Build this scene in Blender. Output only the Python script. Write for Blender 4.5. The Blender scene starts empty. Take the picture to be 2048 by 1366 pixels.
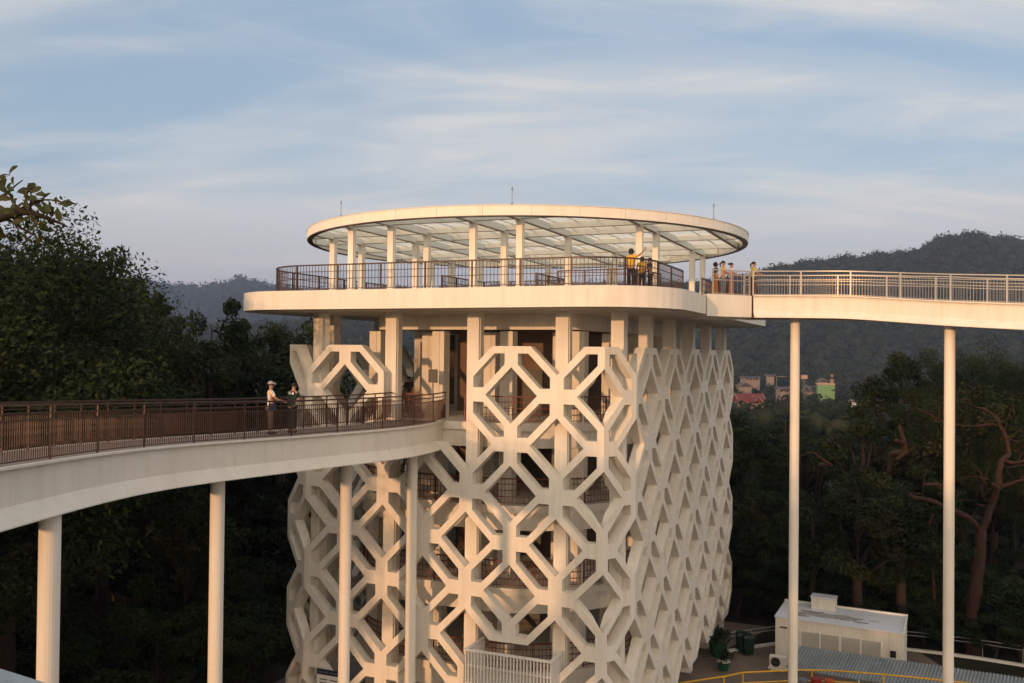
import bpy, bmesh, math, random
import numpy as np
from mathutils import Vector, Matrix, noise as mnoise

R = math.radians
SC = bpy.context.scene
COL = SC.collection
random.seed(7)
rng = np.random.default_rng(11)

# ------------------------------------------------------------------ camera
CAM_Z = 16.4
F_PX = 1788.0
ROLL = 0.0105
PITCH = math.atan((704 - 683) / F_PX)
cd = bpy.data.cameras.new('camera')
cam = bpy.data.objects.new('camera', cd)
COL.objects.link(cam)
cd.sensor_width = 36.0
cd.lens = 36.0 * F_PX / 2048.0
cd.clip_start = 0.1
cd.clip_end = 20000
cam.location = (0, 0, CAM_Z)
_fw = Vector((0, math.cos(PITCH), math.sin(PITCH)))
_up0 = Vector((0, -math.sin(PITCH), math.cos(PITCH)))
_rt0 = Vector((1, 0, 0))
_rt = _rt0 * math.cos(ROLL) + _up0 * math.sin(ROLL)
_up = _up0 * math.cos(ROLL) - _rt0 * math.sin(ROLL)
_m = Matrix((_rt, _up, -_fw)).transposed()
cam.rotation_euler = _m.to_euler()
SC.camera = cam

def at(x, y, Y):
    """world point seen at photo pixel (x, y) at forward distance Y"""
    d = _fw * F_PX + _rt * (x - 1024) - _up * (y - 683)
    t = Y / d.y
    return Vector((d.x * t, Y, CAM_Z + d.z * t))

# ------------------------------------------------------------------ light
SUN_EL = R(7.0)
SUN_AZ = Vector((-0.50, -0.866, 0)).normalized()      # horizontal direction towards the sun
sun_dir = Vector((SUN_AZ.x * math.cos(SUN_EL), SUN_AZ.y * math.cos(SUN_EL), math.sin(SUN_EL)))
sl = bpy.data.lights.new('sun', 'SUN')
sl.energy = 2.5
sl.angle = R(0.9)
sl.color = (1.0, 0.52, 0.25)
so = bpy.data.objects.new('sun', sl)
COL.objects.link(so)
so.location = (-60, -100, 60)
so.rotation_euler = sun_dir.to_track_quat('Z', 'Y').to_euler()

W = bpy.data.worlds.new('World')
SC.world = W
W.use_nodes = True
wn, wl = W.node_tree.nodes, W.node_tree.links
wn.clear()
def wnode(t, **k):
    n = wn.new(t)
    for a, b in k.items(): setattr(n, a, b)
    return n
w_out = wnode('ShaderNodeOutputWorld')
w_bg = wnode('ShaderNodeBackground')
w_sky = wnode('ShaderNodeTexSky', sky_type='NISHITA', sun_disc=False)
w_sky.sun_elevation = SUN_EL
w_sky.sun_rotation = math.atan2(SUN_AZ.x, SUN_AZ.y)
w_sky.altitude = 100
w_sky.air_density = 1.0
w_sky.dust_density = 1.6
w_sky.ozone_density = 2.0
w_bg.inputs['Strength'].default_value = 0.145
w_geo = wnode('ShaderNodeTexCoord')
w_sep = wnode('ShaderNodeSeparateXYZ')
wl.new(w_geo.outputs['Generated'], w_sep.inputs[0])
# cloud sheet: the view direction meets a flat layer, soft streaks of cirrus on it
def wmath(op, a, b=None, clamp=False):
    n = wnode('ShaderNodeMath', operation=op, use_clamp=clamp)
    for i, v in enumerate((a, b)):
        if v is None: continue
        if isinstance(v, (int, float)): n.inputs[i].default_value = v
        else: wl.new(v, n.inputs[i])
    return n.outputs[0]
zc = wmath('MAXIMUM', w_sep.outputs[2], 0.0)
den = wmath('ADD', zc, 0.16)
cx = wmath('DIVIDE', w_sep.outputs[0], den)
cy = wmath('DIVIDE', w_sep.outputs[1], den)
w_cmb = wnode('ShaderNodeCombineXYZ')
wl.new(cx, w_cmb.inputs[0]); wl.new(cy, w_cmb.inputs[1])
def cloud_noise(rot, scl, loc, detail, rough, lo, hi, dist=0.6):
    mp = wnode('ShaderNodeMapping')
    mp.inputs['Rotation'].default_value = (0, 0, R(rot))
    mp.inputs['Scale'].default_value = scl
    mp.inputs['Location'].default_value = loc
    wl.new(w_cmb.outputs[0], mp.inputs['Vector'])
    nz = wnode('ShaderNodeTexNoise')
    nz.inputs['Scale'].default_value = 1.0
    nz.inputs['Detail'].default_value = detail
    nz.inputs['Roughness'].default_value = rough
    nz.inputs['Distortion'].default_value = dist
    wl.new(mp.outputs[0], nz.inputs['Vector'])
    mr = wnode('ShaderNodeMapRange', interpolation_type='SMOOTHSTEP')
    mr.inputs['From Min'].default_value = lo
    mr.inputs['From Max'].default_value = hi
    wl.new(nz.outputs['Fac'], mr.inputs['Value'])
    return mr.outputs[0]
c1 = cloud_noise(14, (0.42, 0.95, 1), (3.1, 1.7, 0), 4.0, 0.5, 0.31, 0.56, 0.9)
c2 = cloud_noise(-20, (0.9, 2.0, 1), (7.7, 0.4, 0), 8.0, 0.58, 0.44, 0.72, 1.4)
cmask = wmath('ADD', wmath('MULTIPLY', c1, 0.70), wmath('MULTIPLY', c2, 0.40), clamp=True)
# clouds thin into a lilac haze near the horizon
hz = wnode('ShaderNodeMapRange', interpolation_type='SMOOTHSTEP')
hz.inputs['From Min'].default_value = -0.02
hz.inputs['From Max'].default_value = 0.21
hz.inputs['To Min'].default_value = 1.0
hz.inputs['To Max'].default_value = 0.0
wl.new(w_sep.outputs[2], hz.inputs['Value'])
def wmix(fac, a, b):
    n = wnode('ShaderNodeMix', data_type='RGBA')
    if isinstance(fac, (int, float)): n.inputs[0].default_value = fac
    else: wl.new(fac, n.inputs[0])
    for i, v in ((6, a), (7, b)):
        if isinstance(v, tuple): n.inputs[i].default_value = (*v, 1)
        else: wl.new(v, n.inputs[i])
    return n.outputs[2]
# evening light: the sky turns warmer and brighter round towards the sun
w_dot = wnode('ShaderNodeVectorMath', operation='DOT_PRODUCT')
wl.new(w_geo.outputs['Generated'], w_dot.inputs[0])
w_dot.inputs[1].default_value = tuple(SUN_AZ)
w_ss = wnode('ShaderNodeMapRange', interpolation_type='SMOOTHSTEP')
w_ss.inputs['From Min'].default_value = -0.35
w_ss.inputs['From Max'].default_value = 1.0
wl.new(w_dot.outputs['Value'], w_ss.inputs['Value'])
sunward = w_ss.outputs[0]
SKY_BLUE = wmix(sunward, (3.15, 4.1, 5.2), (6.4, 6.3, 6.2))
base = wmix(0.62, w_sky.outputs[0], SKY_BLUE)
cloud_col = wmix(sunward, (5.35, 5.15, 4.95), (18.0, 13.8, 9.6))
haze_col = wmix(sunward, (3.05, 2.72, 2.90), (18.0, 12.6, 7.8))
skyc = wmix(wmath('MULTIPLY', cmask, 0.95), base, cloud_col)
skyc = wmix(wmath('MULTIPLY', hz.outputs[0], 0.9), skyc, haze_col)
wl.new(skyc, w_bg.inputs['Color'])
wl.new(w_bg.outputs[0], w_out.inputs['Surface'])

SC.view_settings.view_transform = 'Standard'
SC.view_settings.look = 'None'
SC.view_settings.exposure = 0.0
SC.view_settings.gamma = 1.0
SC.view_settings.use_curve_mapping = False
SC.render.engine = 'CYCLES'
SC.cycles.use_denoising = True
SC.cycles.use_adaptive_sampling = True
SC.cycles.adaptive_threshold = 0.02
SC.cycles.max_bounces = 6
SC.cycles.diffuse_bounces = 4
SC.cycles.glossy_bounces = 2
SC.cycles.transmission_bounces = 4
SC.cycles.volume_bounces = 0
SC.cycles.transparent_max_bounces = 12
SC.cycles.caustics_reflective = False
SC.cycles.caustics_refractive = False

# ------------------------------------------------------------------ materials
M = {}
def mat(name, col, rough=0.6, var=0.12, scale=1.0, bump=0.0, bscale=30.0, streak=0.0, spec=0.3, metal=0.0, col2=None, transl=0.0):
    m = bpy.data.materials.new(name)
    m.use_nodes = True
    n, l = m.node_tree.nodes, m.node_tree.links
    b = n['Principled BSDF']
    b.inputs['Roughness'].default_value = rough
    b.inputs['Specular IOR Level'].default_value = spec
    b.inputs['Metallic'].default_value = metal
    tc = n.new('ShaderNodeTexCoord')
    geo = n.new('ShaderNodeNewGeometry')
    nz = n.new('ShaderNodeTexNoise')
    nz.inputs['Scale'].default_value = scale
    nz.inputs['Detail'].default_value = 5
    nz.inputs['Roughness'].default_value = 0.6
    l.new(geo.outputs['Position'], nz.inputs['Vector'])
    r = n.new('ShaderNodeValToRGB')
    r.color_ramp.elements[0].position = 0.3
    r.color_ramp.elements[1].position = 0.72
    c2 = col2 if col2 else tuple(c * (1 - var) for c in col)
    r.color_ramp.elements[0].color = (*c2, 1)
    r.color_ramp.elements[1].color = (*col, 1)
    l.new(nz.outputs['Fac'], r.inputs['Fac'])
    out = r.outputs['Color']
    if streak > 0:
        mp = n.new('ShaderNodeMapping')
        mp.inputs['Scale'].default_value = (2.2, 2.2, 0.14)
        l.new(geo.outputs['Position'], mp.inputs['Vector'])
        n2 = n.new('ShaderNodeTexNoise')
        n2.inputs['Scale'].default_value = 1.6
        n2.inputs['Detail'].default_value = 7
        n2.inputs['Roughness'].default_value = 0.68
        l.new(mp.outputs[0], n2.inputs['Vector'])
        r2 = n.new('ShaderNodeValToRGB')
        r2.color_ramp.elements[0].position = 0.32
        r2.color_ramp.elements[1].position = 0.56
        k = 1 - streak
        r2.color_ramp.elements[0].color = (k, k * 0.985, k * 0.95, 1)
        r2.color_ramp.elements[1].color = (1, 1, 1, 1)
        l.new(n2.outputs['Fac'], r2.inputs['Fac'])
        mx = n.new('ShaderNodeMix'); mx.data_type = 'RGBA'; mx.blend_type = 'MULTIPLY'
        mx.inputs[0].default_value = 1
        l.new(out, mx.inputs[6]); l.new(r2.outputs['Color'], mx.inputs[7])
        out = mx.outputs[2]
    l.new(out, b.inputs['Base Color'])
    if bump > 0:
        n3 = n.new('ShaderNodeTexNoise')
        n3.inputs['Scale'].default_value = bscale
        n3.inputs['Detail'].default_value = 4
        l.new(geo.outputs['Position'], n3.inputs['Vector'])
        bp = n.new('ShaderNodeBump')
        bp.inputs['Strength'].default_value = bump
        bp.inputs['Distance'].default_value = 0.02
        l.new(n3.outputs['Fac'], bp.inputs['Height'])
        l.new(bp.outputs[0], b.inputs['Normal'])
    if transl > 0:
        tr = n.new('ShaderNodeBsdfTranslucent')
        l.new(out, tr.inputs['Color'])
        ms = n.new('ShaderNodeMixShader')
        ms.inputs[0].default_value = transl
        l.new(b.outputs[0], ms.inputs[1]); l.new(tr.outputs[0], ms.inputs[2])
        l.new(ms.outputs[0], n['Material Output'].inputs['Surface'])
    M[name] = m
    return m
mat('concrete', (0.80, 0.765, 0.69), 0.7, 0.10, 0.8, 0.12, 40, streak=0.11)
mat('concrete_ring', (0.82, 0.785, 0.71), 0.55, 0.05, 0.8, streak=0.08)
mat('fascia', (0.76, 0.725, 0.66), 0.65, 0.10, 0.7, 0.1, 30, streak=0.07)
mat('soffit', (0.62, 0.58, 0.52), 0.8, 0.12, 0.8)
mat('deck_floor', (0.30, 0.24, 0.20), 0.8, 0.25, 1.2)
mat('roof_paving', (0.46, 0.43, 0.39), 0.8, 0.15, 1.0)
mat('rail_brown', (0.058, 0.027, 0.019), 0.45, 0.3, 3.0, spec=0.4)
mat('rail_red', (0.19, 0.055, 0.030), 0.45, 0.3, 3.0, spec=0.4)
mat('rail_steel', (0.42, 0.40, 0.37), 0.4, 0.15, 3.0, spec=0.5, metal=0.3)
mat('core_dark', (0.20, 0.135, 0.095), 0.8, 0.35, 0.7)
mat('roof_glass', (0.86, 0.92, 0.86), 0.35, 0.06, 0.9, spec=0.4, transl=0.62)
mat('beam_white', (0.86, 0.865, 0.82), 0.6, 0.06, 1.0)
mat('beam_shade', (0.30, 0.235, 0.18), 0.6, 0.1, 1.0)  # brown for the thin shade line under the canopy beams, painted as colour
mat('rod_metal', (0.12, 0.12, 0.13), 0.4, 0.2, 5, metal=0.6)
mat('leaf_dark', (0.026, 0.040, 0.014), 0.6, 0.5, 0.8, col2=(0.013, 0.022, 0.008), spec=0.06, transl=0.18)
mat('leaf_mid', (0.036, 0.050, 0.017), 0.6, 0.5, 0.6, col2=(0.018, 0.027, 0.010), spec=0.06, transl=0.18)
mat('leaf_olive', (0.046, 0.042, 0.017), 0.6, 0.5, 0.6, col2=(0.023, 0.024, 0.010), spec=0.06, transl=0.15)
mat('leaf_big', (0.030, 0.052, 0.018), 0.5, 0.4, 5, col2=(0.045, 0.040, 0.014), spec=0.15, transl=0.2)
mat('bark', (0.038, 0.026, 0.019), 0.9, 0.5, 4, 0.6, 14)
mat('bark_pale', (0.052, 0.022, 0.013), 0.9, 0.45, 3, 1.0, 9, col2=(0.025, 0.014, 0.010))
mat('canopy_far', (0.034, 0.040, 0.020), 0.95, 0.5, 0.05, col2=(0.013, 0.020, 0.010), spec=0.0)
mat('soil', (0.040, 0.031, 0.021), 0.95, 0.5, 0.5, 0.4, 6, col2=(0.018, 0.020, 0.011), spec=0.1)
mat('paving', (0.20, 0.155, 0.125), 0.9, 0.3, 0.7, 0.2, 20)
mat('paving_red', (0.17, 0.085, 0.06), 0.9, 0.3, 0.9, 0.2, 20)
mat('wall_white', (0.74, 0.72, 0.66), 0.8, 0.12, 0.9, 0.1, 20, streak=0.14)
mat('roof_paint', (0.66, 0.69, 0.76), 0.7, 0.1, 0.7)
mat('stain', (0.36, 0.33, 0.30), 0.9, 0.4, 5.0)
mat('stain_pale', (0.46, 0.45, 0.45), 0.9, 0.4, 5.0)
mat('shutter', (0.45, 0.44, 0.40), 0.6, 0.12, 1.5)
mat('tin', (0.25, 0.28, 0.285), 0.5, 0.3, 1.6, metal=0.35)
mat('dark', (0.02, 0.02, 0.022), 0.5, 0.2, 3)
mat('yellow_paint', (0.75, 0.42, 0.02), 0.45, 0.12, 3)
mat('bin_green', (0.008, 0.032, 0.019), 0.45, 0.2, 3)
mat('pot_green', (0.015, 0.085, 0.035), 0.5, 0.2, 3)
mat('white_paint', (0.78, 0.77, 0.74), 0.5, 0.08, 2)
mat('sign_blue', (0.015, 0.022, 0.065), 0.5, 0.1, 2)
mat('tile_red', (0.14, 0.030, 0.028), 0.7, 0.3, 0.6)
mat('tile_dark', (0.06, 0.055, 0.065), 0.7, 0.3, 0.6)
mat('green_wall', (0.15, 0.29, 0.13), 0.7, 0.15, 0.4)
mat('green_joint', (0.09, 0.18, 0.08), 0.7, 0.15, 0.4)
mat('tan_wall', (0.42, 0.27, 0.19), 0.8, 0.2, 0.4)
mat('cream_wall', (0.24, 0.195, 0.165), 0.8, 0.15, 0.4)
mat('glass_dark', (0.03, 0.035, 0.04), 0.15, 0.2, 0.5, spec=0.6)
mat('grey_board', (0.12, 0.12, 0.10), 0.6, 0.2, 2)
mat('near_roof', (0.36, 0.42, 0.46), 0.45, 0.2, 1.5, metal=0.3)
mat('skin', (0.36, 0.19, 0.12), 0.55, 0.1, 20)
mat('hair', (0.012, 0.010, 0.010), 0.5, 0.2, 20)
mat('red_plastic', (0.26, 0.022, 0.018), 0.5, 0.1, 5)
mat('orange_plastic', (0.45, 0.09, 0.02), 0.5, 0.1, 5)
mat('blue_grey', (0.16, 0.18, 0.24), 0.6, 0.15, 5)

# ------------------------------------------------------------------ helpers
def tag(o, label=None, cat=None, group=None, kind=None):
    if label: o['label'] = label
    if cat: o['category'] = cat
    if group: o['group'] = group
    if kind: o['kind'] = kind
    return o
def empty(name, loc=(0, 0, 0), rz=0.0, **k):
    o = bpy.data.objects.new(name, None)
    COL.objects.link(o)
    o.location = loc
    o.rotation_euler.z = rz
    o.empty_display_size = 0.3
    return tag(o, **k)
def link(name, me, parent=None, loc=None, rz=0.0, world=False, **k):
    """an object for a mesh; world=True: the mesh is in world coordinates although it hangs under a parent"""
    o = bpy.data.objects.new(name, me)
    COL.objects.link(o)
    if loc is not None: o.location = loc
    o.rotation_euler.z = rz
    if parent:
        o.parent = parent
        if world: o.matrix_parent_inverse = wm(parent).inverted()
    return tag(o, **k)
def wm(o):
    m = o.matrix_basis.copy()
    p = o
    while p.parent:
        m = p.parent.matrix_basis @ p.matrix_parent_inverse @ m
        p = p.parent
    return m
class MB:
    """collects vertices and faces"""
    def __init__(s): s.v = []; s.f = []; s.m = []; s.sm = False
    def add(s, vs, fs, mi=0):
        o = len(s.v)
        s.v += [tuple(v) for v in vs]
        s.f += [tuple(i + o for i in f) for f in fs]
        s.m += [mi] * len(fs)
        return s
    def box(s, c, size, rz=0.0, mi=0, ax=None):
        hx, hy, hz = size[0] / 2, size[1] / 2, size[2] / 2
        X = ax[0] if ax else Vector((math.cos(rz), math.sin(rz), 0))
        Y = ax[1] if ax else Vector((-math.sin(rz), math.cos(rz), 0))
        Z = ax[2] if ax else Vector((0, 0, 1))
        c = Vector(c)
        vs = [c + X * (a * hx) + Y * (b * hy) + Z * (d * hz) for d in (-1, 1) for b in (-1, 1) for a in (-1, 1)]
        return s.add(vs, [(0, 2, 3, 1), (4, 5, 7, 6), (0, 1, 5, 4), (2, 6, 7, 3), (0, 4, 6, 2), (1, 3, 7, 5)], mi)
    def beam(s, a, b, w, h, mi=0, up=Vector((0, 0, 1))):
        a, b = Vector(a), Vector(b)
        X = (b - a); L = X.length; X.normalize()
        Y = up.cross(X)
        if Y.length < 1e-5: Y = Vector((1, 0, 0))
        Y.normalize(); Z = X.cross(Y)
        return s.box((a + b) / 2, (L, w, h), ax=(X, Y, Z), mi=mi)
    def tube(s, pts, rad, n=8, mi=0, cap=True):
        pts = [Vector(p) for p in pts]
        if not isinstance(rad, (list, tuple)): rad = [rad] * len(pts)
        rings = []
        ref = None
        for i, p in enumerate(pts):
            t = (pts[min(i + 1, len(pts) - 1)] - pts[max(i - 1, 0)]).normalized()
            if ref is None:
                ref = t.orthogonal().normalized()
            ref = (ref - t * ref.dot(t))
            ref = ref.normalized() if ref.length > 1e-6 else t.orthogonal().normalized()
            b = t.cross(ref)
            rings.append([p + (ref * math.cos(2 * math.pi * k / n) + b * math.sin(2 * math.pi * k / n)) * rad[i] for k in range(n)])
        vs = [v for r in rings for v in r]
        fs = []
        for i in range(len(pts) - 1):
            for k in range(n):
                k2 = (k + 1) % n
                fs.append((i * n + k, i * n + k2, (i + 1) * n + k2, (i + 1) * n + k))
        if cap:
            fs.append(tuple(range(n - 1, -1, -1)))
            fs.append(tuple((len(pts) - 1) * n + k for k in range(n)))
        return s.add(vs, fs, mi)
    def prism(s, poly, z0, z1, mi=0):
        n = len(poly)
        vs = [(p[0], p[1], z0) for p in poly] + [(p[0], p[1], z1) for p in poly]
        fs = [(i, (i + 1) % n, n + (i + 1) % n, n + i) for i in range(n)]
        fs += [tuple(range(n - 1, -1, -1)), tuple(range(n, 2 * n))]
        return s.add(vs, fs, mi)
    def band(s, outer, inner, z0, z1, mi=0):
        """closed ring wall between two outlines of the same length"""
        n = len(outer)
        vs = [(p[0], p[1], z) for z in (z0, z1) for q in (outer, inner) for p in q]
        fs = []
        for i in range(n):
            j = (i + 1) % n
            o0, o1, i0, i1 = 0, 2 * n, n, 3 * n
            fs += [(o0 + i, o0 + j, o1 + j, o1 + i), (i0 + j, i0 + i, i1 + i, i1 + j),
                   (o1 + i, o1 + j, i1 + j, i1 + i), (o0 + j, o0 + i, i0 + i, i0 + j)]
        return s.add(vs, fs, mi)
    def sweep(s, pts, prof, closed=False, mi=0):
        """prof: (side, up) points; side is to the right of travel"""
        pts = [Vector(p) for p in pts]
        n, k = len(pts), len(prof)
        vs = []
        for i, p in enumerate(pts):
            a = pts[(i - 1) % n] if (closed or i > 0) else None
            b = pts[(i + 1) % n] if (closed or i < n - 1) else None
            t1 = (p - a).to_2d().normalized() if a is not None else None
            t2 = (b - p).to_2d().normalized() if b is not None else None
            if t1 is None: t1 = t2
            if t2 is None: t2 = t1
            n1, n2 = Vector((t1.y, -t1.x)), Vector((t2.y, -t2.x))
            m = (n1 + n2).normalized()
            sc = 1 / max(0.4, m.dot(n1))
            for (sd, u) in prof:
                vs.append((p.x + m.x * sd * sc, p.y + m.y * sd * sc, p.z + u))
        fs = []
        for i in range(n if closed else n - 1):
            j = (i + 1) % n
            for q in range(k):
                q2 = (q + 1) % k
                fs.append((i * k + q, i * k + q2, j * k + q2, j * k + q))
        if not closed:
            fs.append(tuple(range(k - 1, -1, -1)))
            fs.append(tuple((n - 1) * k + q for q in range(k)))
        return s.add(vs, fs, mi)
    def mesh(s, name, mats, smooth=False):
        me = bpy.data.meshes.new(name)
        me.from_pydata(s.v, [], s.f)
        if isinstance(mats, str): mats = [mats]
        for m in mats: me.materials.append(M[m])
        if any(s.m): me.polygons.foreach_set('material_index', s.m)
        if smooth: me.polygons.foreach_set('use_smooth', [True] * len(s.f))
        bm = bmesh.new(); bm.from_mesh(me)
        bmesh.ops.recalc_face_normals(bm, faces=bm.faces)
        bm.to_mesh(me); bm.free()
        me.update()
        return me
    def build(s, name, mats, parent=None, smooth=False, **k):
        return link(name, s.mesh(name, mats, smooth), parent, world=parent is not None, **k)
def resample(pts, step, closed=False):
    P = [Vector(p) for p in pts]
    if closed: P = P + [P[0]]
    d = [0.0]
    for a, b in zip(P, P[1:]): d.append(d[-1] + (b - a).length)
    n = max(1, round(d[-1] / step))
    out = []
    j = 0
    for i in range(n + (0 if closed else 1)):
        t = d[-1] * i / n
        while j < len(d) - 2 and d[j + 1] < t: j += 1
        f = (t - d[j]) / max(1e-9, d[j + 1] - d[j])
        out.append(P[j].lerp(P[j + 1], min(1, max(0, f))))
    return out
def spline(pts, n=12):
    P = [Vector(p) for p in pts]
    out = []
    for i in range(len(P) - 1):
        p0 = P[i - 1] if i > 0 else P[i] * 2 - P[i + 1]
        p1, p2 = P[i], P[i + 1]
        p3 = P[i + 2] if i + 2 < len(P) else P[i + 1] * 2 - P[i]
        for k in range(n):
            t = k / n
            out.append(0.5 * ((2 * p1) + (p2 - p0) * t + (2 * p0 - 5 * p1 + 4 * p2 - p3) * t * t + (3 * p1 - p0 - 3 * p2 + p3) * t ** 3))
    out.append(P[-1])
    return out
def offset_path(pts, d):
    """shift an open path sideways (right of travel positive)"""
    out = []
    for i, p in enumerate(pts):
        t = (pts[min(i + 1, len(pts) - 1)] - pts[max(i - 1, 0)]).to_2d().normalized()
        out.append(Vector((p.x + t.y * d, p.y - t.x * d, p.z)))
    return out
_shared = {}
def unit_box_mesh(name, size, m):
    key = (name, size, m)
    if key not in _shared:
        _shared[key] = MB().box((0, 0, size[2] / 2), size).mesh(name, m)
    return _shared[key]
def railing(label, path, h=1.1, m='rail_brown', post_step=1.6, bal_step=0.13, mids=(0.92, 0.70), low=0.09, top=(0.07, 0.05),
            post=(0.055, 0.055), bal=0.018, closed=False, group=None, bal_top=None, name='railing', mid_w=0.026):
    path = [Vector(p) for p in path]
    t = empty(name, path[0], label=label, cat='railing', group=group)
    MB().sweep(path, [(-top[0] / 2, h - top[1]), (top[0] / 2, h - top[1]), (top[0] / 2, h), (-top[0] / 2, h)], closed).build('top_rail', m, t)
    for z in (*mids, low):
        w = mid_w
        MB().sweep(path, [(-w / 2, z - w / 2), (w / 2, z - w / 2), (w / 2, z + w / 2), (-w / 2, z + w / 2)], closed).build('mid_rail' if z != low else 'bottom_rail', m, t)
    pm = unit_box_mesh('post', (post[0], post[1], h - 0.02), m)
    pp = resample(path, post_step, closed)
    for i, p in enumerate(pp):
        q = pp[min(i + 1, len(pp) - 1)] - pp[max(i - 1, 0)]
        o = link('post', pm, t)
        o.location = p - path[0]
        o.rotation_euler.z = math.atan2(q.y, q.x)
    if bal_step:
        mb = MB()
        bt = bal_top if bal_top else h - 0.04
        bp = resample(path, bal_step, closed)
        for i, p in enumerate(bp):
            q = bp[min(i + 1, len(bp) - 1)] - bp[max(i - 1, 0)]
            mb.box((p.x, p.y, p.z + (low + bt) / 2), (bal, bal, bt - low), math.atan2(q.y, q.x))
        mb.build('balusters', m, t, kind='stuff')
    return t

# ------------------------------------------------------------------ tower frame
C1 = Vector((3.5, 33.6))
E1 = Vector((math.cos(R(-22)), math.sin(R(-22))))
E2 = Vector((math.cos(R(66)), math.sin(R(66))))
def EP(a, b, z=None):
    p = C1 + E1 * a + E2 * b
    return Vector((p.x, p.y, z)) if z is not None else p
ANG1 = R(-22)
def rrect(x0, x1, y0, y1, r, n=8):
    out = []
    for cx_, cy_, a0 in ((x1 - r, y0 + r, -90), (x1 - r, y1 - r, 0), (x0 + r, y1 - r, 90), (x0 + r, y0 + r, 180)):
        for k in range(n + 1):
            a = R(a0 + 90 * k / n)
            out.append(EP(cx_ + r * math.cos(a), cy_ + r * math.sin(a)))
    return out
def rr3(x0, x1, y0, y1, r, z, n=8): return [Vector((p.x, p.y, z)) for p in rrect(x0, x1, y0, y1, r, n)]

# ================================================================== SETTING: ground
def build_ground():
    # one sheet, dense near, reaching the horizon; it falls away gently into the valley beyond the hilltop
    rs = [0, 20, 40, 60, 80, 110, 150, 200, 280, 400, 600, 900, 1400, 2200, 3200, 4200]
    n = 72
    vs, fs = [], []
    def gz(x, y):
        r = math.hypot(x, y - 40)
        d = max(0, r - 62)
        return -10.0 * (1 - math.exp(-d / 190.0))
    for r in rs:
        for k in range(n):
            a = 2 * math.pi * k / n
            x, y = r * math.cos(a), 40 + r * math.sin(a)
            y = max(y, -260.0)
            vs.append((x, y, gz(x, y)))
    for i in range(len(rs) - 1):
        for k in range(n):
            k2 = (k + 1) % n
            fs.append((i * n + k, i * n + k2, (i + 1) * n + k2, (i + 1) * n + k))
    me = bpy.data.meshes.new('ground'); me.from_pydata(vs, [], fs)
    me.materials.append(M['soil'])
    link('ground', me, kind='structure')
    return gz
GZ = build_ground()
# paved yard round the tower
yard = MB()
def _gp(px, py):
    d = _fw * F_PX + _rt * (px - 1024) - _up * (py - 683)
    t = -CAM_Z / d.z
    return Vector((d.x * t, d.y * t))
yard.prism([EP(-18, -6), EP(9, -6), EP(22, 0), _gp(1840, 1305), _gp(1700, 1290), _gp(1552, 1284), _gp(1452, 1299), EP(3.0, 23.5), EP(-18, 24)], -0.3, 0.02)
yard.build('pavement', 'paving', kind='structure')
MB().prism([EP(9.6, 13.2), EP(17, 4.4), EP(26, 9), EP(32, 16), EP(24, 21.2), EP(16, 17)], -0.3, 0.035).build('pavement', 'paving_red', kind='structure')

# ================================================================== THE TOWER
tower = empty('observation_tower', EP(-6.6, 10.6, 0), label='white concrete tower wrapped in a star lattice under a round canopy', cat='tower')
LEV = [0.08, 3.45, 6.80, 10.15, 13.50]
DECK_B, DECK_T = 18.06, 18.83
# lattice columns in plan
A_ST, B_ST = 1.9, 1.93
FR = Vector((0.8, 1.5)); FL = Vector((1.5, -0.8))
plan = []
p = Vector((-7 * A_ST, 0.0))
for seg, cnt in ((Vector((A_ST, 0)), 7), (FR, 1), (Vector((0, 2.08)), 10), (-FL, 1), (Vector((-A_ST, 0)), 7), (-FR, 1), (Vector((0, -2.08)), 10), (FL, 1)):
    for _ in range(cnt):
        plan.append(EP(p.x, p.y))
        p = p + seg
NCOL = len(plan)
ROW0 = 16.63
def star_half(side, cut):
    """outline of half a star (u >= 0), from the bottom of the stem to its top"""
    q = [(0.81, 0), (1.355, 0.545), (1.165, 0.735), (0.71, 0.28), (0.28, 0.28), (0.28, 0.71), (0.735, 1.165), (0.545, 1.355), (0, 0.81)]
    top = q; bot = [(u, -v) for (u, v) in q[::-1]]
    walls = {0, 2, 3, 4, 5, 7}     # edges of the quadrant that are real faces (1 and 6 are joints)
    if cut == 'bottom':            # only the lower half is kept
        poly = bot + [(0, 0)]
        wl_ = [7 - i in walls for i in range(8)] + [True, False]
    elif cut == 'top':
        poly = [(0, 0)] + top
        wl_ = [True] + [i in walls for i in range(8)] + [False]
    else:
        poly = bot + top[1:]
        wl_ = [7 - i in walls for i in range(8)] + [i in walls for i in range(8)] + [False]
    return poly, wl_
DEPTH = 0.44
_stars = {}
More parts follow.
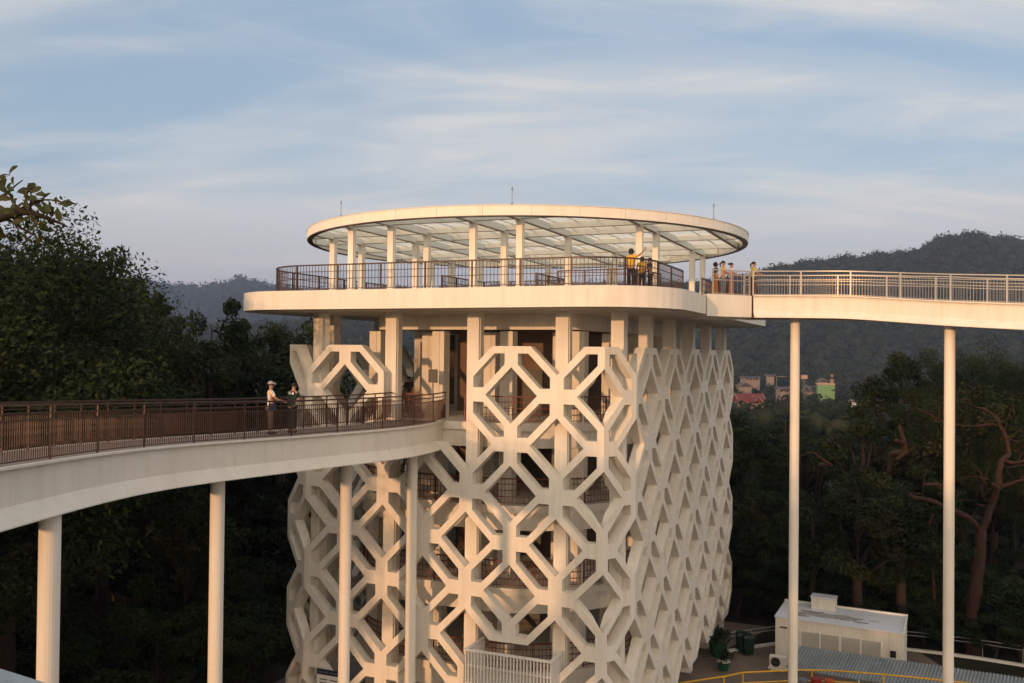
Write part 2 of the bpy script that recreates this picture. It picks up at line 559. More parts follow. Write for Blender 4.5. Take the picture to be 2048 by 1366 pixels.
def star_mesh(i, cut, half):
    a, b, c = plan[(i - 1) % NCOL], plan[i], plan[(i + 1) % NCOL]
    tl, tr = (b - a), (c - b)
    key = (round(tl.x, 2), round(tl.y, 2), round(tr.x, 2), round(tr.y, 2), cut, half)
    if key in _stars: return _stars[key]
    mb = MB()
    sl_, sr_ = tl.length / A_ST, tr.length / A_ST
    tl, tr = tl.normalized(), tr.normalized()
    nl, nr = Vector((-tl.y, tl.x)), Vector((-tr.y, tr.x))      # inward
    nm = (nl + nr).normalized(); nm = nm / max(0.5, nm.dot(nl))
    for side in ('L', 'R'):
        if half and half != side: continue
        poly, walls = star_half(side, cut)
        front, back = [], []
        for (u, v) in poly:
            z = v * B_ST / A_ST
            if side == 'R': f = tr * (u * sr_); nn = nr
            else: f = tl * (-u * sl_); nn = nl
            if u < 1e-6: nn = nm if not half else (nr if side == 'R' else nl)
            front.append(Vector((f.x, f.y, z)))
            back.append(Vector((f.x + nn.x * DEPTH, f.y + nn.y * DEPTH, z)))
        n = len(poly)
        o = len(mb.v)
        mb.v += [tuple(q) for q in front + back]
        fr, bk = tuple(range(o, o + n)), tuple(range(o + n, o + 2 * n))
        if side == 'L': fr = fr[::-1]; bk = bk[::-1]
        mb.f += [fr, bk[::-1]]
        for k in range(n):
            k2 = (k + 1) % n
            if walls[k] or (half and k == n - 1) or (half and poly[k][0] == 0 and poly[k2][0] == 0):
                fc = (o + k, o + n + k, o + n + k2, o + k2)
                mb.f.append(fc if side == 'R' else fc[::-1])
    mb.m = [0] * len(mb.f)
    me = bpy.data.meshes.new('lattice_star')
    me.from_pydata(mb.v, [], mb.f)
    me.materials.append(M['concrete'])
    me.update()
    _stars[key] = me
    return me
skip = {(3, 0), (5, 8)}
cuts = {(3, 2): ('bottom', None), (2, 1): (None, 'L'), (4, 1): (None, 'R'), (5, 6): ('top', None), (4, 7): (None, 'L'), (6, 7): (None, 'R')}
for i in range(NCOL):
    for r in range(9):
        if (i + r) % 2 == 0 or (i, r) in skip:
            continue
        cut, half = cuts.get((i, r), (None, None))
        if r == 0: cut = 'bottom'
        if r == 8: cut = 'top'
        o = link('lattice_star', star_mesh(i, cut, half), tower)
        o.location = Vector((plan[i].x, plan[i].y, ROW0 - r * B_ST)) - tower.location
# outer columns behind every second lattice column
colm = MB().box((0, 0, DECK_B / 2), (0.52, 0.52, DECK_B)).box((0.27, -0.12, DECK_B / 2), (0.05, 0.09, DECK_B)).mesh('column', 'concrete')
for i in range(0, NCOL, 2):
    a, b, c = plan[(i - 1) % NCOL], plan[i], plan[(i + 1) % NCOL]
    t = ((b - a).normalized() + (c - b).normalized()).normalized()
    nn = Vector((-t.y, t.x))
    q = b + nn * 0.80
    o = link('column', colm, tower)
    o.location = Vector((q.x, q.y, 0)) - tower.location
    face = b - a
    o.rotation_euler.z = math.atan2(face.y, face.x) if i not in (8, 27) else R(66)
# floors
X0, X1, Y0, Y1 = -14.8, 0.8, 0.0, 23.1          # lattice extent in the tower frame
for k, z in enumerate(LEV):
    ins = 1.12
    fl = MB().prism(rrect(X0 + ins, X1 - ins, Y0 + ins, Y1 - ins, 5.2, 12), z - 0.32, z).build('floor_slab', 'concrete', tower)
    if k > 0:
        o_ = rrect(X0 + ins + 0.12, X1 - ins - 0.12, Y0 + ins + 0.12, Y1 - ins - 0.12, 5.1, 12)
        i_ = rrect(X0 + ins + 0.45, X1 - ins - 0.45, Y0 + ins + 0.45, Y1 - ins - 0.45, 4.8, 12)
        MB().band(o_, i_, z - 1.02, z - 0.323).build('edge_beam', 'concrete', fl)
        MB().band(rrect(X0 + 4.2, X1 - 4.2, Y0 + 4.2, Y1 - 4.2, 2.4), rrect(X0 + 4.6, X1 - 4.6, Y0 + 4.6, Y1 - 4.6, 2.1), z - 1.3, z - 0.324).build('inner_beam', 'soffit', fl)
# inner drop beam and inner columns under the deck
MB().band(rrect(X0 + 2.95, X1 - 2.95, Y0 + 2.95, Y1 - 2.95, 0.6), rrect(X0 + 3.35, X1 - 3.35, Y0 + 3.35, Y1 - 3.35, 0.4), 17.36, DECK_B - 0.003).build('drop_beam', 'concrete', tower)
icm = MB().box((0, 0, 8.63), (0.58, 0.58, 17.26)).box((0.0, -0.305, 8.63), (0.16, 0.03, 17.26)).mesh('inner_column', 'concrete')
ics = [(a, b) for a in (-11.75, -8.55, -5.3, -2.1) for b in (3.15, 19.95)] + [(-10.2, 5.2), (-3.7, 5.2), (-6.95, 5.0)] + [(a, b) for a in (-11.75, -2.1) for b in (7.2, 11.5, 15.8)]
for (a, b) in ics:
    o = link('inner_column', icm, tower)
    o.location = EP(a, b, 0.02) - tower.location
    o.rotation_euler.z = ANG1
# lift and stair core in the middle
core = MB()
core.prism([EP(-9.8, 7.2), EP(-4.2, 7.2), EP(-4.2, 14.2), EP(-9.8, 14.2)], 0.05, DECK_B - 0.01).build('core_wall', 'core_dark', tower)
for (a, b, w) in ((-8.2, 7.19, 1.0), (-5.8, 7.19, 1.0)):
    for z in LEV:
        dm = MB(); dm.box(EP(a, b - 0.02, z + 1.06), (w, 0.06, 2.1), ANG1); dm.build('core_door', 'grey_board', tower)
# partition screens near the ring of inner columns
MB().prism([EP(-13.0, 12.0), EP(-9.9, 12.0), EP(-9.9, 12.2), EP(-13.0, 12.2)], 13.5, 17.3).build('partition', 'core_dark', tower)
# deck with its deep fascia
DX0, DX1, DY0, DY1, DR = -17.0, 2.75, -1.75, 24.6, 3.3
dk = MB().prism(rrect(DX0, DX1, DY0, DY1, DR, 14), DECK_B, DECK_T).build('roof_deck', 'concrete', tower)
MB().prism(rrect(DX0 + 0.5, DX1 - 0.5, DY0 + 0.5, DY1 - 0.5, DR, 10), DECK_T + 0.002, DECK_T + 0.03).build('deck_paving', 'roof_paving', dk)
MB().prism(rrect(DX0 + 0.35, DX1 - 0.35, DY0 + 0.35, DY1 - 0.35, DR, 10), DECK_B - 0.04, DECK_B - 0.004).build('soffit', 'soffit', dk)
# ---- canopy
CC = Vector((0.69, 45.0)); CR = 10.8
Z_B, Z_T = 21.65, 22.04
nseg = 36
def pane_mats():
    for nm, mixf in (('roof_clear', .92), ('roof_frost', .45)):
        m = bpy.data.materials.new(nm); m.use_nodes = True
        n, l = m.node_tree.nodes, m.node_tree.links; n.clear()
        o = n.new('ShaderNodeOutputMaterial'); t = n.new('ShaderNodeBsdfTransparent'); t.inputs[0].default_value = (.985, 1, .975, 1)
        nz = n.new('ShaderNodeTexNoise'); nz.inputs['Scale'].default_value = 1.3
        gp = n.new('ShaderNodeNewGeometry'); l.new(gp.outputs['Position'], nz.inputs['Vector'])
        cr = n.new('ShaderNodeValToRGB'); cr.color_ramp.elements[0].color = (.86, .87, .82, 1); cr.color_ramp.elements[1].color = (.94, .95, .91, 1)
        l.new(nz.outputs['Fac'], cr.inputs[0])
        if nm == 'roof_frost': b = n.new('ShaderNodeBsdfTranslucent'); l.new(cr.outputs[0], b.inputs['Color'])
        else: b = n.new('ShaderNodeBsdfPrincipled'); b.inputs['Roughness'].default_value = .3; l.new(cr.outputs[0], b.inputs['Base Color'])
        mx = n.new('ShaderNodeMixShader'); mx.inputs[0].default_value = mixf
        l.new(b.outputs[0], mx.inputs[1]); l.new(t.outputs[0], mx.inputs[2]); l.new(mx.outputs[0], o.inputs['Surface'])
        M[nm] = m
pane_mats()
ring = None
canopy = MB()
lip = [(CC.x + (CR + 0.03) * math.cos(2 * math.pi * k / 96), CC.y + (CR + 0.03) * math.sin(2 * math.pi * k / 96)) for k in range(96)]
lipi = [(CC.x + (CR - 0.30) * math.cos(2 * math.pi * k / 96), CC.y + (CR - 0.30) * math.sin(2 * math.pi * k / 96)) for k in range(96)]
canopy.band(lip, lipi, Z_T + 0.003, Z_T + 0.02)
ring = canopy.build('canopy_ring', 'concrete_ring', tower)
MB().band([(CC.x + (CR - 0.02) * math.cos(2 * math.pi * k / 96), CC.y + (CR - 0.02) * math.sin(2 * math.pi * k / 96)) for k in range(96)],
          [(CC.x + (CR - 0.26) * math.cos(2 * math.pi * k / 96), CC.y + (CR - 0.26) * math.sin(2 * math.pi * k / 96)) for k in range(96)], Z_B - 0.03, Z_B - 0.003).build('ring_lip', 'rail_brown', ring)
def arc_panel(r0, r1, a0, a1, z0, z1, n=4):
    mb = MB()
    out = [(CC.x + r1 * math.cos(a0 + (a1 - a0) * k / n), CC.y + r1 * math.sin(a0 + (a1 - a0) * k / n)) for k in range(n + 1)]
    inn = [(CC.x + r0 * math.cos(a0 + (a1 - a0) * k / n), CC.y + r0 * math.sin(a0 + (a1 - a0) * k / n)) for k in range(n + 1)]
    return mb.prism(out + inn[::-1], z0, z1)
for k in range(nseg):
    a0 = 2 * math.pi * k / nseg; g = 0.0006
    arc_panel(CR - 0.24, CR, a0 + g, a0 + 2 * math.pi / nseg - g, Z_B, Z_T, 4).build('ring_panel', 'concrete_ring', ring)
ce = (-6.95, 9.55)      # canopy centre in the tower frame
EPER = E1.angle(E2)
def chord_b(a):         # extent along E2 for a beam at e1 = a
    pts = [b for b in np.arange(-14, 14, 0.02) if (EP(a, ce[1] + b) - CC).length < CR - 0.27]
    return (ce[1] + pts[0], ce[1] + pts[-1]) if pts else None
def chord_a(b):
    pts = [a for a in np.arange(-14, 14, 0.02) if (EP(ce[0] + a, b) - CC).length < CR - 0.27]
    return (ce[0] + pts[0], ce[0] + pts[-1]) if pts else None
GA = [-16.6, -14.6, -11.55, -9.6, -5.8, -3.75, 0.3, 2.6]
GB = [0.65, 3.7, 6.1, 9.6, 13.2, 15.7, 18.6]
for a in GA:
    c = chord_b(a)
    if c: MB().beam(EP(a, c[0], Z_B + 0.16), EP(a, c[1], Z_B + 0.16), 0.11, 0.30).build('main_beam', 'beam_white', ring)
    if c: MB().beam(EP(a, c[0], Z_B + 0.0), EP(a, c[1], Z_B + 0.0), 0.17, 0.018).build('beam_shade_strip', 'beam_shade', ring)  # thin brown strip stands in for the shade along the beam's lower edge
for b in GB:
    c = chord_a(b)
    if c: MB().beam(EP(c[0], b, Z_B + 0.22), EP(c[1], b, Z_B + 0.22), 0.09, 0.28).build('cross_beam', 'beam_white', ring)
    if c: MB().beam(EP(c[0], b, Z_B + 0.07), EP(c[1], b, Z_B + 0.07), 0.13, 0.016).build('beam_shade_strip', 'beam_shade', ring)  # the same painted shade line below the cross beams
pur = MB()
PB = [-0.4 + 0.62 * k for k in range(34)]
for b in PB:
    if min(abs(b - g) for g in GB) < 0.16: continue
    c = chord_a(b)
    if c: pur.beam(EP(c[0], b, Z_B + 0.345), EP(c[1], b, Z_B + 0.345), 0.05, 0.03)
for a in np.arange(-17, 3.5, 0.97):
    if min(abs(a - g) for g in GA) < 0.3: continue
    c = chord_b(a)
    if c: pur.beam(EP(a, c[0], Z_B + 0.320), EP(a, c[1], Z_B + 0.320), 0.035, 0.05)
pur.build('purlins', 'beam_white', ring, kind='stuff')
# frosted panes, one by one
ga = np.arange(-18.2, 4.6, 1.94); gb = np.arange(-1.64, 21.5, 1.86)
for i in range(len(ga) - 1):
    for j in range(len(gb) - 1):
        poly = [EP(ga[i] + .012, gb[j] + .012), EP(ga[i + 1] - .012, gb[j] + .012), EP(ga[i + 1] - .012, gb[j + 1] - .012), EP(ga[i] + .012, gb[j + 1] - .012)]
        # clip to the circle
        fine = []
        for k in range(4):
            p0, p1 = poly[k], poly[(k + 1) % 4]
            for s in range(8): fine.append(p0.lerp(p1, s / 8))
        ins = [(p_ - CC).length < CR - 0.26 for p_ in fine]
        if sum(ins) < 4: continue
        out = []
        for p_, ok in zip(fine, ins):
            v = p_ - CC
            out.append(p_ if ok else CC + v.normalized() * (CR - 0.26))
        cl = []
        for p_ in out:
            if not cl or (p_ - cl[-1]).length > 0.03: cl.append(p_)
        if (cl[0] - cl[-1]).length < 0.03: cl.pop()
        cl = [cl[k] for k in range(len(cl)) if abs((cl[k] - cl[k - 1]).cross(cl[(k + 1) % len(cl)] - cl[k])) > 1e-4 or not ins[0] is None and False] if sum(ins) == len(ins) else cl
        if len(cl) < 3: continue
        pm_ = MB().prism(cl, Z_B + 0.366, Z_B + 0.38); pm_.m[-2] = 1
        pm_.build('roof_pane', ['roof_clear', 'roof_frost'], ring)
posts = [(-11.55, .65), (-9.6, .65), (-5.8, .65), (-3.75, .65), (.3, 3.5), (.3, 6.1), (.3, 13.2), (.3, 15.7), (-14.6, 3.7), (-14.6, 6.1), (-14.6, 13.2), (-14.6, 15.7),
         (-5.8, 3.7), (-9.6, 3.7), (-3.75, 6.1), (-11.55, 6.1), (-11.55, 18.6), (-9.6, 18.6), (-5.8, 18.6), (-3.75, 18.6), (-3.75, 13.2), (-11.55, 13.2)]
ph = Z_B + 0.01 - DECK_T
pmesh = MB().box((0, 0, ph / 2), (0.26, 0.26, ph)).box((0.0, 0.0, ph - 0.06), (0.34, 0.34, 0.05)).box((0.135, 0, ph / 2), (0.03, 0.06, ph)).mesh('canopy_post', 'concrete_ring')
for (a, b) in posts:
    o = link('canopy_post', pmesh, tower)
    o.location = EP(a, b, DECK_T + 0.03) - tower.location
    o.rotation_euler.z = ANG1
# lightning rods and little fixings on the rim
def rim_at(px, front=True):
    best = None
    for k in range(720):
        a = 2 * math.pi * k / 720
        q = CC + Vector((math.cos(a), math.sin(a))) * (CR - 0.1)
        if (q.y < CC.y) != front: continue
        x = 1024 + F_PX * q.x / q.y
        if best is None or abs(x - px) < best[0]: best = (abs(x - px), q)
    return best[1]
for px in (681, 1025, 1428):
    q = rim_at(px - 2)
    mb = MB().tube([(q.x, q.y, Z_T + 0.03), (q.x, q.y, Z_T + 0.62)], 0.014, 6).tube([(q.x, q.y, Z_T + 0.62), (q.x, q.y, Z_T + 0.74)], [0.03, 0.006], 6)
    mb.tube([(q.x - 0.05, q.y, Z_T + 0.6), (q.x + 0.05, q.y, Z_T + 0.6)], 0.008, 6).tube([(q.x, q.y, Z_T + 0.03), (q.x, q.y, Z_T + 0.08)], 0.05, 8)
    mb.build('lightning_rod', 'rod_metal', tower)
clip = MB().box((0, 0, 0.02), (0.05, 0.05, 0.05)).mesh('rim_clip', 'concrete_ring')
for k in range(40):
    a = 2 * math.pi * (k + .5) / 40
    o = link('rim_clip', clip, ring); o.location = Vector((CC.x + (CR - .05) * math.cos(a), CC.y + (CR - .05) * math.sin(a), Z_T + 0.034)) - tower.location

# ---- railings of the tower
RX0, RX1, RY0, RY1 = -15.5, 1.6, -1.0, 23.6
rp = rr3(RX0, RX1, RY0, RY1, 2.6, DECK_T + 0.03, 10)
# the deck railing starts past the landing on the right side and runs round to it again
def on_right(p_):
    return False
n_r = len(rp)
# corner order in rrect: front-right corner, back-right, back-left, front-left
seq = rp[0:11] + [EP(RX1, 5.6, DECK_T + .03)]
front = [EP(RX0, 12, DECK_T + .03)] + rp[33:44] + seq
railing('brown bar railing round the front of the roof deck', front, 1.1, 'rail_brown', 2.05, 0.15, (0.80, 0.50), 0.09, (0.06, 0.055))
back = [EP(RX1, 9.4, DECK_T + .03)] + rp[11:33] + [EP(RX0, 12.4, DECK_T + .03)]
railing('brown bar railing along the far edge of the roof deck', back, 1.1, 'rail_brown', 2.05, 0.18, (0.80, 0.50), 0.09, (0.06, 0.055))
# rails round the ramp well in the deck
w1 = [EP(-4.6, 4.4, DECK_T + .03), EP(-4.6, 8.5, DECK_T + .03), EP(-9.2, 8.5, DECK_T + .03), EP(-9.2, 4.4, DECK_T + .03)]
railing('brown railing round the ramp well under the canopy', w1, 1.05, 'rail_brown', 1.5, 0.15, (0.75, 0.45), 0.09)
railing('sloping brown railing of the deck ramp beside the yellow-shirted woman', [EP(-3.0, 2.9, DECK_T + .05), EP(0.2, 2.9, DECK_T - 0.35 + .42), EP(0.7, 5.4, DECK_T + .05)], 0.95, 'rail_brown', 1.2, 0.15, (0.7, 0.4), 0.08)
for k, z in enumerate(LEV[1:], 1):
    ins = 1.26
    q = rr3(X0 + ins, X1 - ins, Y0 + ins, Y1 - ins, 5.1, z, 8)
    nm_ = ['', 'lowest', 'second', 'third', 'topmost'][k]
    if k == 4:
        # open where the walkway comes in
        fr_l = [EP(X0 + ins, 12, z)] + q[27:36] + [EP(-9.4, Y0 + ins, z)]
        fr_r = [EP(-6.4, Y0 + ins, z)] + q[0:9] + [EP(X1 - ins, 12, z)]
        railing('reddish brown railing on the topmost lattice floor left of the walkway opening', fr_l, 1.1, 'rail_red', 2.2, 0.16, (0.85, 0.60, 0.34), 0.09)
        railing('reddish brown railing on the topmost lattice floor right of the walkway opening', fr_r, 1.1, 'rail_red', 2.2, 0.16, (0.85, 0.60, 0.34), 0.09)
    else:
        railing('reddish brown railing on the %s floor behind the lattice' % nm_, q, 1.1, 'rail_red', 2.2, 0.16, (0.85, 0.60, 0.34), 0.09, closed=True)

# ---- slatted balcony over the entrance
bal = empty('entrance_balcony', EP(-3.5, -0.4, 0), label='white slatted balcony at the foot of the lattice', cat='balcony')
bz0, bz1 = 3.45, 4.86
bpts = [EP(-5.25, 0.9), EP(-5.25, -0.75), EP(-1.75, -0.75), EP(-1.75, 0.9)]
MB().prism([EP(-5.35, 1.2), EP(-5.35, -0.85), EP(-1.65, -0.85), EP(-1.65, 1.2)], bz0 - 0.3, bz0).build('platform', 'concrete', bal)
b3 = [Vector((q.x, q.y, bz0)) for q in bpts]
MB().sweep(b3, [(-.05, 1.33), (.05, 1.33), (.05, 1.41), (-.05, 1.41)]).build('top_rail', 'white_paint', bal)
MB().sweep(b3, [(-.02, .05), (.02, .05), (.02, .12), (-.02, .12)]).build('bottom_rail', 'white_paint', bal)
MB().sweep(b3, [(-.1, .72), (-.06, .72), (-.06, .8), (-.1, .8)]).build('mid_rail', 'white_paint', bal)
slm = MB().box((0, 0, .7), (.045, .06, 1.28)).mesh('slat', 'white_paint')
for q in resample(b3, 0.135):
    o = link('slat', slm, bal); o.location = q - bal.location + Vector((0, 0, .05)); o.rotation_euler.z = ANG1
for (a, b) in ((-5.2, -.6), (-1.8, -.6)):
    mb = MB(); mb.box(EP(a, b, (bz0 - .3) / 2), (.3, .3, bz0 - .3), ANG1); mb.build('support', 'concrete', bal)
sg = empty('sign_board', EP(-11.6, -0.25, 2.0), label='blue and white sign board at the foot of the lattice', cat='sign')
mb = MB(); mb.box(EP(-11.75, -0.35, 2.86), (1.15, .06, .22), ANG1); mb.build('blue_band', 'sign_blue', sg)
mb = MB(); mb.box(EP(-11.75, -0.35, 2.39), (1.15, .06, .70), ANG1); mb.build('white_panel', 'white_paint', sg)
mb = MB()
for k, (a, w) in enumerate(((-12.15, .16), (-11.90, .22), (-11.62, .20), (-11.38, .14))): mb.box(EP(a, -0.384, 2.86), (w, .004, .07), ANG1)
for z in (2.56, 2.42, 2.28):
    for a, w in ((-12.0, .36), (-11.5, .36)): mb.box(EP(a, -0.384, z), (w, .004, .05), ANG1)
mb.build('lettering', ['grey_board'], sg)
for a in (-12.2, -11.3):
    mb = MB(); mb.box(EP(a, -0.30, 1.6), (.06, .04, 2.0), ANG1); mb.build('sign_leg', 'grey_board', sg)
gb_ = empty('notice_panel', EP(-10.35, 2.7, 13.5), label='dark square notice panel on a stand by the walkway opening', cat='notice')
q = at(866, 752, 38.6)
mb = MB(); mb.box((q.x, q.y, q.z), (.42, .05, .58), ANG1); mb.build('panel', 'grey_board', gb_)
mb = MB(); mb.tube([(q.x, q.y + .05, 13.5), (q.x, q.y + .05, q.z)], .025, 6); mb.build('stand', 'dark', gb_)

# ================================================================== WALKWAYS
def walkway(name, label, near, width, vh, bh, bevel, piers, mt='fascia', panel=2.4, pier_r=0.215, joints=True):
    near = spline(near, 14)
    t = empty(name, near[0], label=label, cat='walkway')
    far = offset_path(near, width)
    n = len(near)
    # deck body
    vs = []
    for a, b in zip(near, far):
        w = (b - a).normalized()
        for (s, u) in ((0.06, -0.02), (0.06, -vh + .03), (bevel + 0.06, -vh - bh + .02)):
            q = a + w * s; vs.append((q.x, q.y, q.z + u))
        for (s, u) in ((bevel + 0.06, -vh - bh + .02), (0.06, -vh + .03), (0.06, -0.02)):
            q = b - w * s; vs.append((q.x, q.y, q.z + u))
    fs = []
    for i in range(n - 1):
        for k in range(6):
            k2 = (k + 1) % 6
            fs.append((i * 6 + k, i * 6 + k2, (i + 1) * 6 + k2, (i + 1) * 6 + k))
    fs += [tuple(range(6)), tuple((n - 1) * 6 + k for k in range(5, -1, -1))]
    mb = MB(); mb.add(vs, fs); mb.build('deck', 'deck_floor', t)
    # cladding panels on both sides, hairline joints between them
    for path, sgn in ((near, 1), (far, -1)):
        fine = resample(path, 0.3)
        per = max(1, round(panel / 0.3))
        i = 0
        while i < len(fine) - 1:
            j = min(i + per, len(fine) - 1)
            seg = [q.copy() for q in fine[i:j + 1]]
            if len(seg) >= 2:
                seg[0] = seg[0].lerp(seg[1], 0.003 / .3 if joints else 0)
                seg[-1] = seg[-1].lerp(seg[-2], 0.003 / .3 if joints else 0)
                s = sgn
                prof = [(0, 0.0), (0.0, -vh), (s * bevel, -vh - bh), (s * (bevel + .07), -vh - bh), (s * (bevel + .07), -vh - bh + .03), (s * .05, -vh + .02), (s * .05, -.05), (s * .16, -.05), (s * .16, 0.0)]
                MB().sweep(seg, prof).build('fascia_panel', mt, t)
            i = j
    for (x, y, r_, zt) in piers:
        MB().tube([(x, y, -0.5), (x, y, zt)], r_, 20).build('pier', 'concrete_ring', t, smooth=False)
    return near, far, t
# lower one: swings in from the left foreground and runs into the lattice
LW = [(-3.5, -6.0, 15.3), (-6.9, 3.0, 14.85), (-8.75, 9.8, 14.5), (-9.45, 16.5, 14.17), (-9.3, 23.2, 13.84), (-6.95, 29.1, 13.60), (-4.25, 33.0, 13.56), (-3.15, 36.2, 13.52), (-2.75, 38.6, 13.50)]
def pier_at(px, Y, zt, r_=0.215):
    q = at(px, 1000, Y); return (q.x, q.y, r_, zt)
lw_piers = [pier_at(101, 18.8, 13.1), pier_at(435, 27.0, 12.7), pier_at(692, 33.6, 12.5), pier_at(824, 36.0, 12.45)]
LWW = -2.25
lnear, lfar, lwalk = walkway('lower_walkway', 'pale concrete walkway curving in from the left into the lattice', LW, LWW, 0.78, 0.34, 0.22, lw_piers)
ln = [p_ + Vector((0, 0, 0.0)) for p_ in offset_path(lnear, -0.10)]
lf = [p_ for p_ in offset_path(lfar, 0.10)]
railing('dark brown bar railing on the near side of the lower walkway', ln, 1.16, 'rail_brown', 2.1, 0.092, (0.98, 0.84), 0.05, (0.09, 0.045), (0.036, 0.036), 0.018, bal_top=0.84)
railing('dark brown bar railing on the far side of the lower walkway', lf, 1.16, 'rail_brown', 1.05, 0.092, (0.98, 0.84), 0.12, (0.09, 0.045), (0.036, 0.036), 0.018, bal_top=0.84)
# upper one: leaves the roof deck to the right and sinks towards the viewer
UW = [(10.25, 38.0, 18.92), (12.0, 37.85, 18.92), (13.9, 37.2, 18.88), (15.4, 36.1, 18.74), (16.9, 34.4, 18.54), (18.75, 32.6, 18.36), (21.4, 30.0, 18.1), (24.5, 26.0, 17.8), (26.5, 20.0, 17.4)]
uw_piers = [pier_at(1588, 39.0, 18.0, .20), pier_at(1898, 35.3, 17.7, .20)]
_q = at(2100, 800, 30.0); 
unear, ufar, uwalk = walkway('upper_walkway', 'white concrete walkway leaving the roof deck to the right', UW, -2.3, 0.68, 0.28, 0.20, uw_piers, 'concrete', 400, joints=False)
un = offset_path(unear, -0.09); uf = offset_path(ufar, 0.09)
railing('pale steel railing on the near side of the upper walkway', un, 1.06, 'rail_steel', 2.0, 0.12, (0.86, 0.62), 0.04, (0.055, 0.045), (0.06, 0.06), 0.008, bal_top=0.86)
railing('pale steel railing on the far side of the upper walkway', uf, 1.06, 'rail_steel', 2.0, 0.12, (0.86, 0.62), 0.04, (0.055, 0.045), (0.06, 0.06), 0.008, bal_top=0.86)
# landing between deck and upper walkway
land = empty('walkway_landing', (9.3, 38.6, 18), label='white box landing between the roof deck and the upper walkway', cat='landing')
lp = [Vector((8.05, 36.95)), Vector((10.18, 38.02)), Vector((10.5, 40.28)), Vector((9.3, 41.0)), Vector((8.0, 40.4))]
MB().prism(lp, 17.98, 18.90).build('slab', 'concrete', land)
MB().prism([q_.lerp(Vector((9.2, 39)), .1) for q_ in lp], 18.902, 18.92).build('paving', 'deck_floor', land)
railing('steel railing on the landing where four people stand', [(8.35, 37.25, 18.9), (10.12, 38.15, 18.9)], 1.06, 'rail_steel', 1.0, 0.22, (0.86, 0.62), 0.05, (0.05, 0.05), bal=0.008)

# ================================================================== YARD: annex, awning, rails, bins
def place_on(px, py, z):
    """ground-plan point seen at a photo pixel on the level z"""
    d = _fw * F_PX + _rt * (px - 1024) - _up * (py - 683)
    t = (z - CAM_Z) / d.z
    return Vector((d.x * t, d.y * t, z))
AH = 2.55
fl_, fr_ = place_on(1551, 1231, AH), place_on(1808, 1266, AH)
bl_, br_ = place_on(1569, 1201, AH), place_on(1811, 1233, AH)
ann = empty('annex_hut', (fl_.x, fl_.y, 0), label='small white flat-roofed service hut with grey shutters', cat='hut')
def lerp2(a, b, t): return Vector((a.x + (b.x - a.x) * t, a.y + (b.y - a.y) * t))
ax_ = (fr_ - fl_).to_2d().normalized(); aw = (fr_ - fl_).to_2d().length; aang = math.atan2(ax_.y, ax_.x)
ay_ = Vector((-ax_.y, ax_.x)); adep = (bl_ - fl_).to_2d().dot(ay_)
def AP(u, v): return Vector((fl_.x + ax_.x * u + ay_.x * v, fl_.y + ax_.y * u + ay_.y * v))
MB().prism([AP(0, 0), AP(aw, 0), AP(aw, adep), AP(0, adep)], 0, AH - 0.08).build('wall', 'wall_white', ann)
rf_ = MB().prism([AP(-.04, -.06), AP(aw + .04, -.06), AP(aw + .04, adep + .04), AP(-.04, adep + .04)], AH - 0.078, AH).build('roof', 'roof_paint', ann)
MB().prism([AP(-.05, adep - .06), AP(aw + .05, adep - .06), AP(aw + .05, adep + .05), AP(-.05, adep + .05)], AH + .002, AH + .09).build('parapet', 'white_paint', rf_)
MB().prism([AP(aw - .05, -.05), AP(aw + .05, -.05), AP(aw + .05, adep - .062), AP(aw - .05, adep - .062)], AH + .002, AH + .06).build('parapet', 'white_paint', rf_)
# dirt left by standing water, irregular outline
st = MB()
for b in range(34):
    cu, cv = 2.95 + random.gauss(0, .95), 1.25 + random.gauss(0, .22)
    if not (1.0 < cu < 5.3): continue
    pts = []; r0_ = random.uniform(.08, .42)
    for k in range(14):
        a = 2 * math.pi * k / 14
        r_ = r0_ * (1 + .6 * mnoise.noise(Vector((math.cos(a) * 2 + b, math.sin(a) * 2, 3))))
        pts.append(AP(cu + 1.6 * r_ * math.cos(a), cv + .55 * r_ * math.sin(a)))
    st.prism(pts, AH + .001, AH + .003 + b * .00012, mi=b % 2)
st.build('water_stain', ['stain', 'stain_pale'], rf_, kind='stuff')
tk = MB().prism([AP(1.5, adep - .95), AP(2.75, adep - .95), AP(2.75, adep - .15), AP(1.5, adep - .15)], AH + .004, AH + .62).build('roof_box', 'wall_white', ann)
MB().prism([AP(1.46, adep - .99), AP(2.79, adep - .99), AP(2.79, adep - .11), AP(1.46, adep - .11)], AH + .622, AH + .67).build('lid', 'roof_paint', tk)
for u0, u1 in ((1.35, 2.22), (2.30, 3.15), (3.32, 4.20), (4.28, 5.15)):
    sh = MB().prism([AP(u0, -.03), AP(u1, -.03), AP(u1, .02), AP(u0, .02)], .5, 1.92).build('shutter', 'shutter', ann)
    rb = MB()
    for z in np.arange(.6, 1.9, .12): rb.prism([AP(u0 + .02, -.038), AP(u1 - .02, -.038), AP(u1 - .02, -.031), AP(u0 + .02, -.031)], z, z + .05)
    rb.build('slat', 'shutter', sh)
for u in (1.28, 2.26, 3.235, 4.24, 5.22):
    MB().prism([AP(u - .035, -.05), AP(u + .035, -.05), AP(u + .035, .01), AP(u - .035, .01)], .5, 1.98).build('window_frame', 'white_paint', ann)
MB().prism([AP(5.62, -.04), AP(5.9, -.04), AP(5.9, .02), AP(5.62, .02)], 1.25, 1.58).build('vent', 'dark', ann)
MB().prism([AP(.25, -.07), AP(.6, -.07), AP(.6, .01), AP(.25, .01)], 1.95, 2.03).build('wall_lamp', 'grey_board', ann)
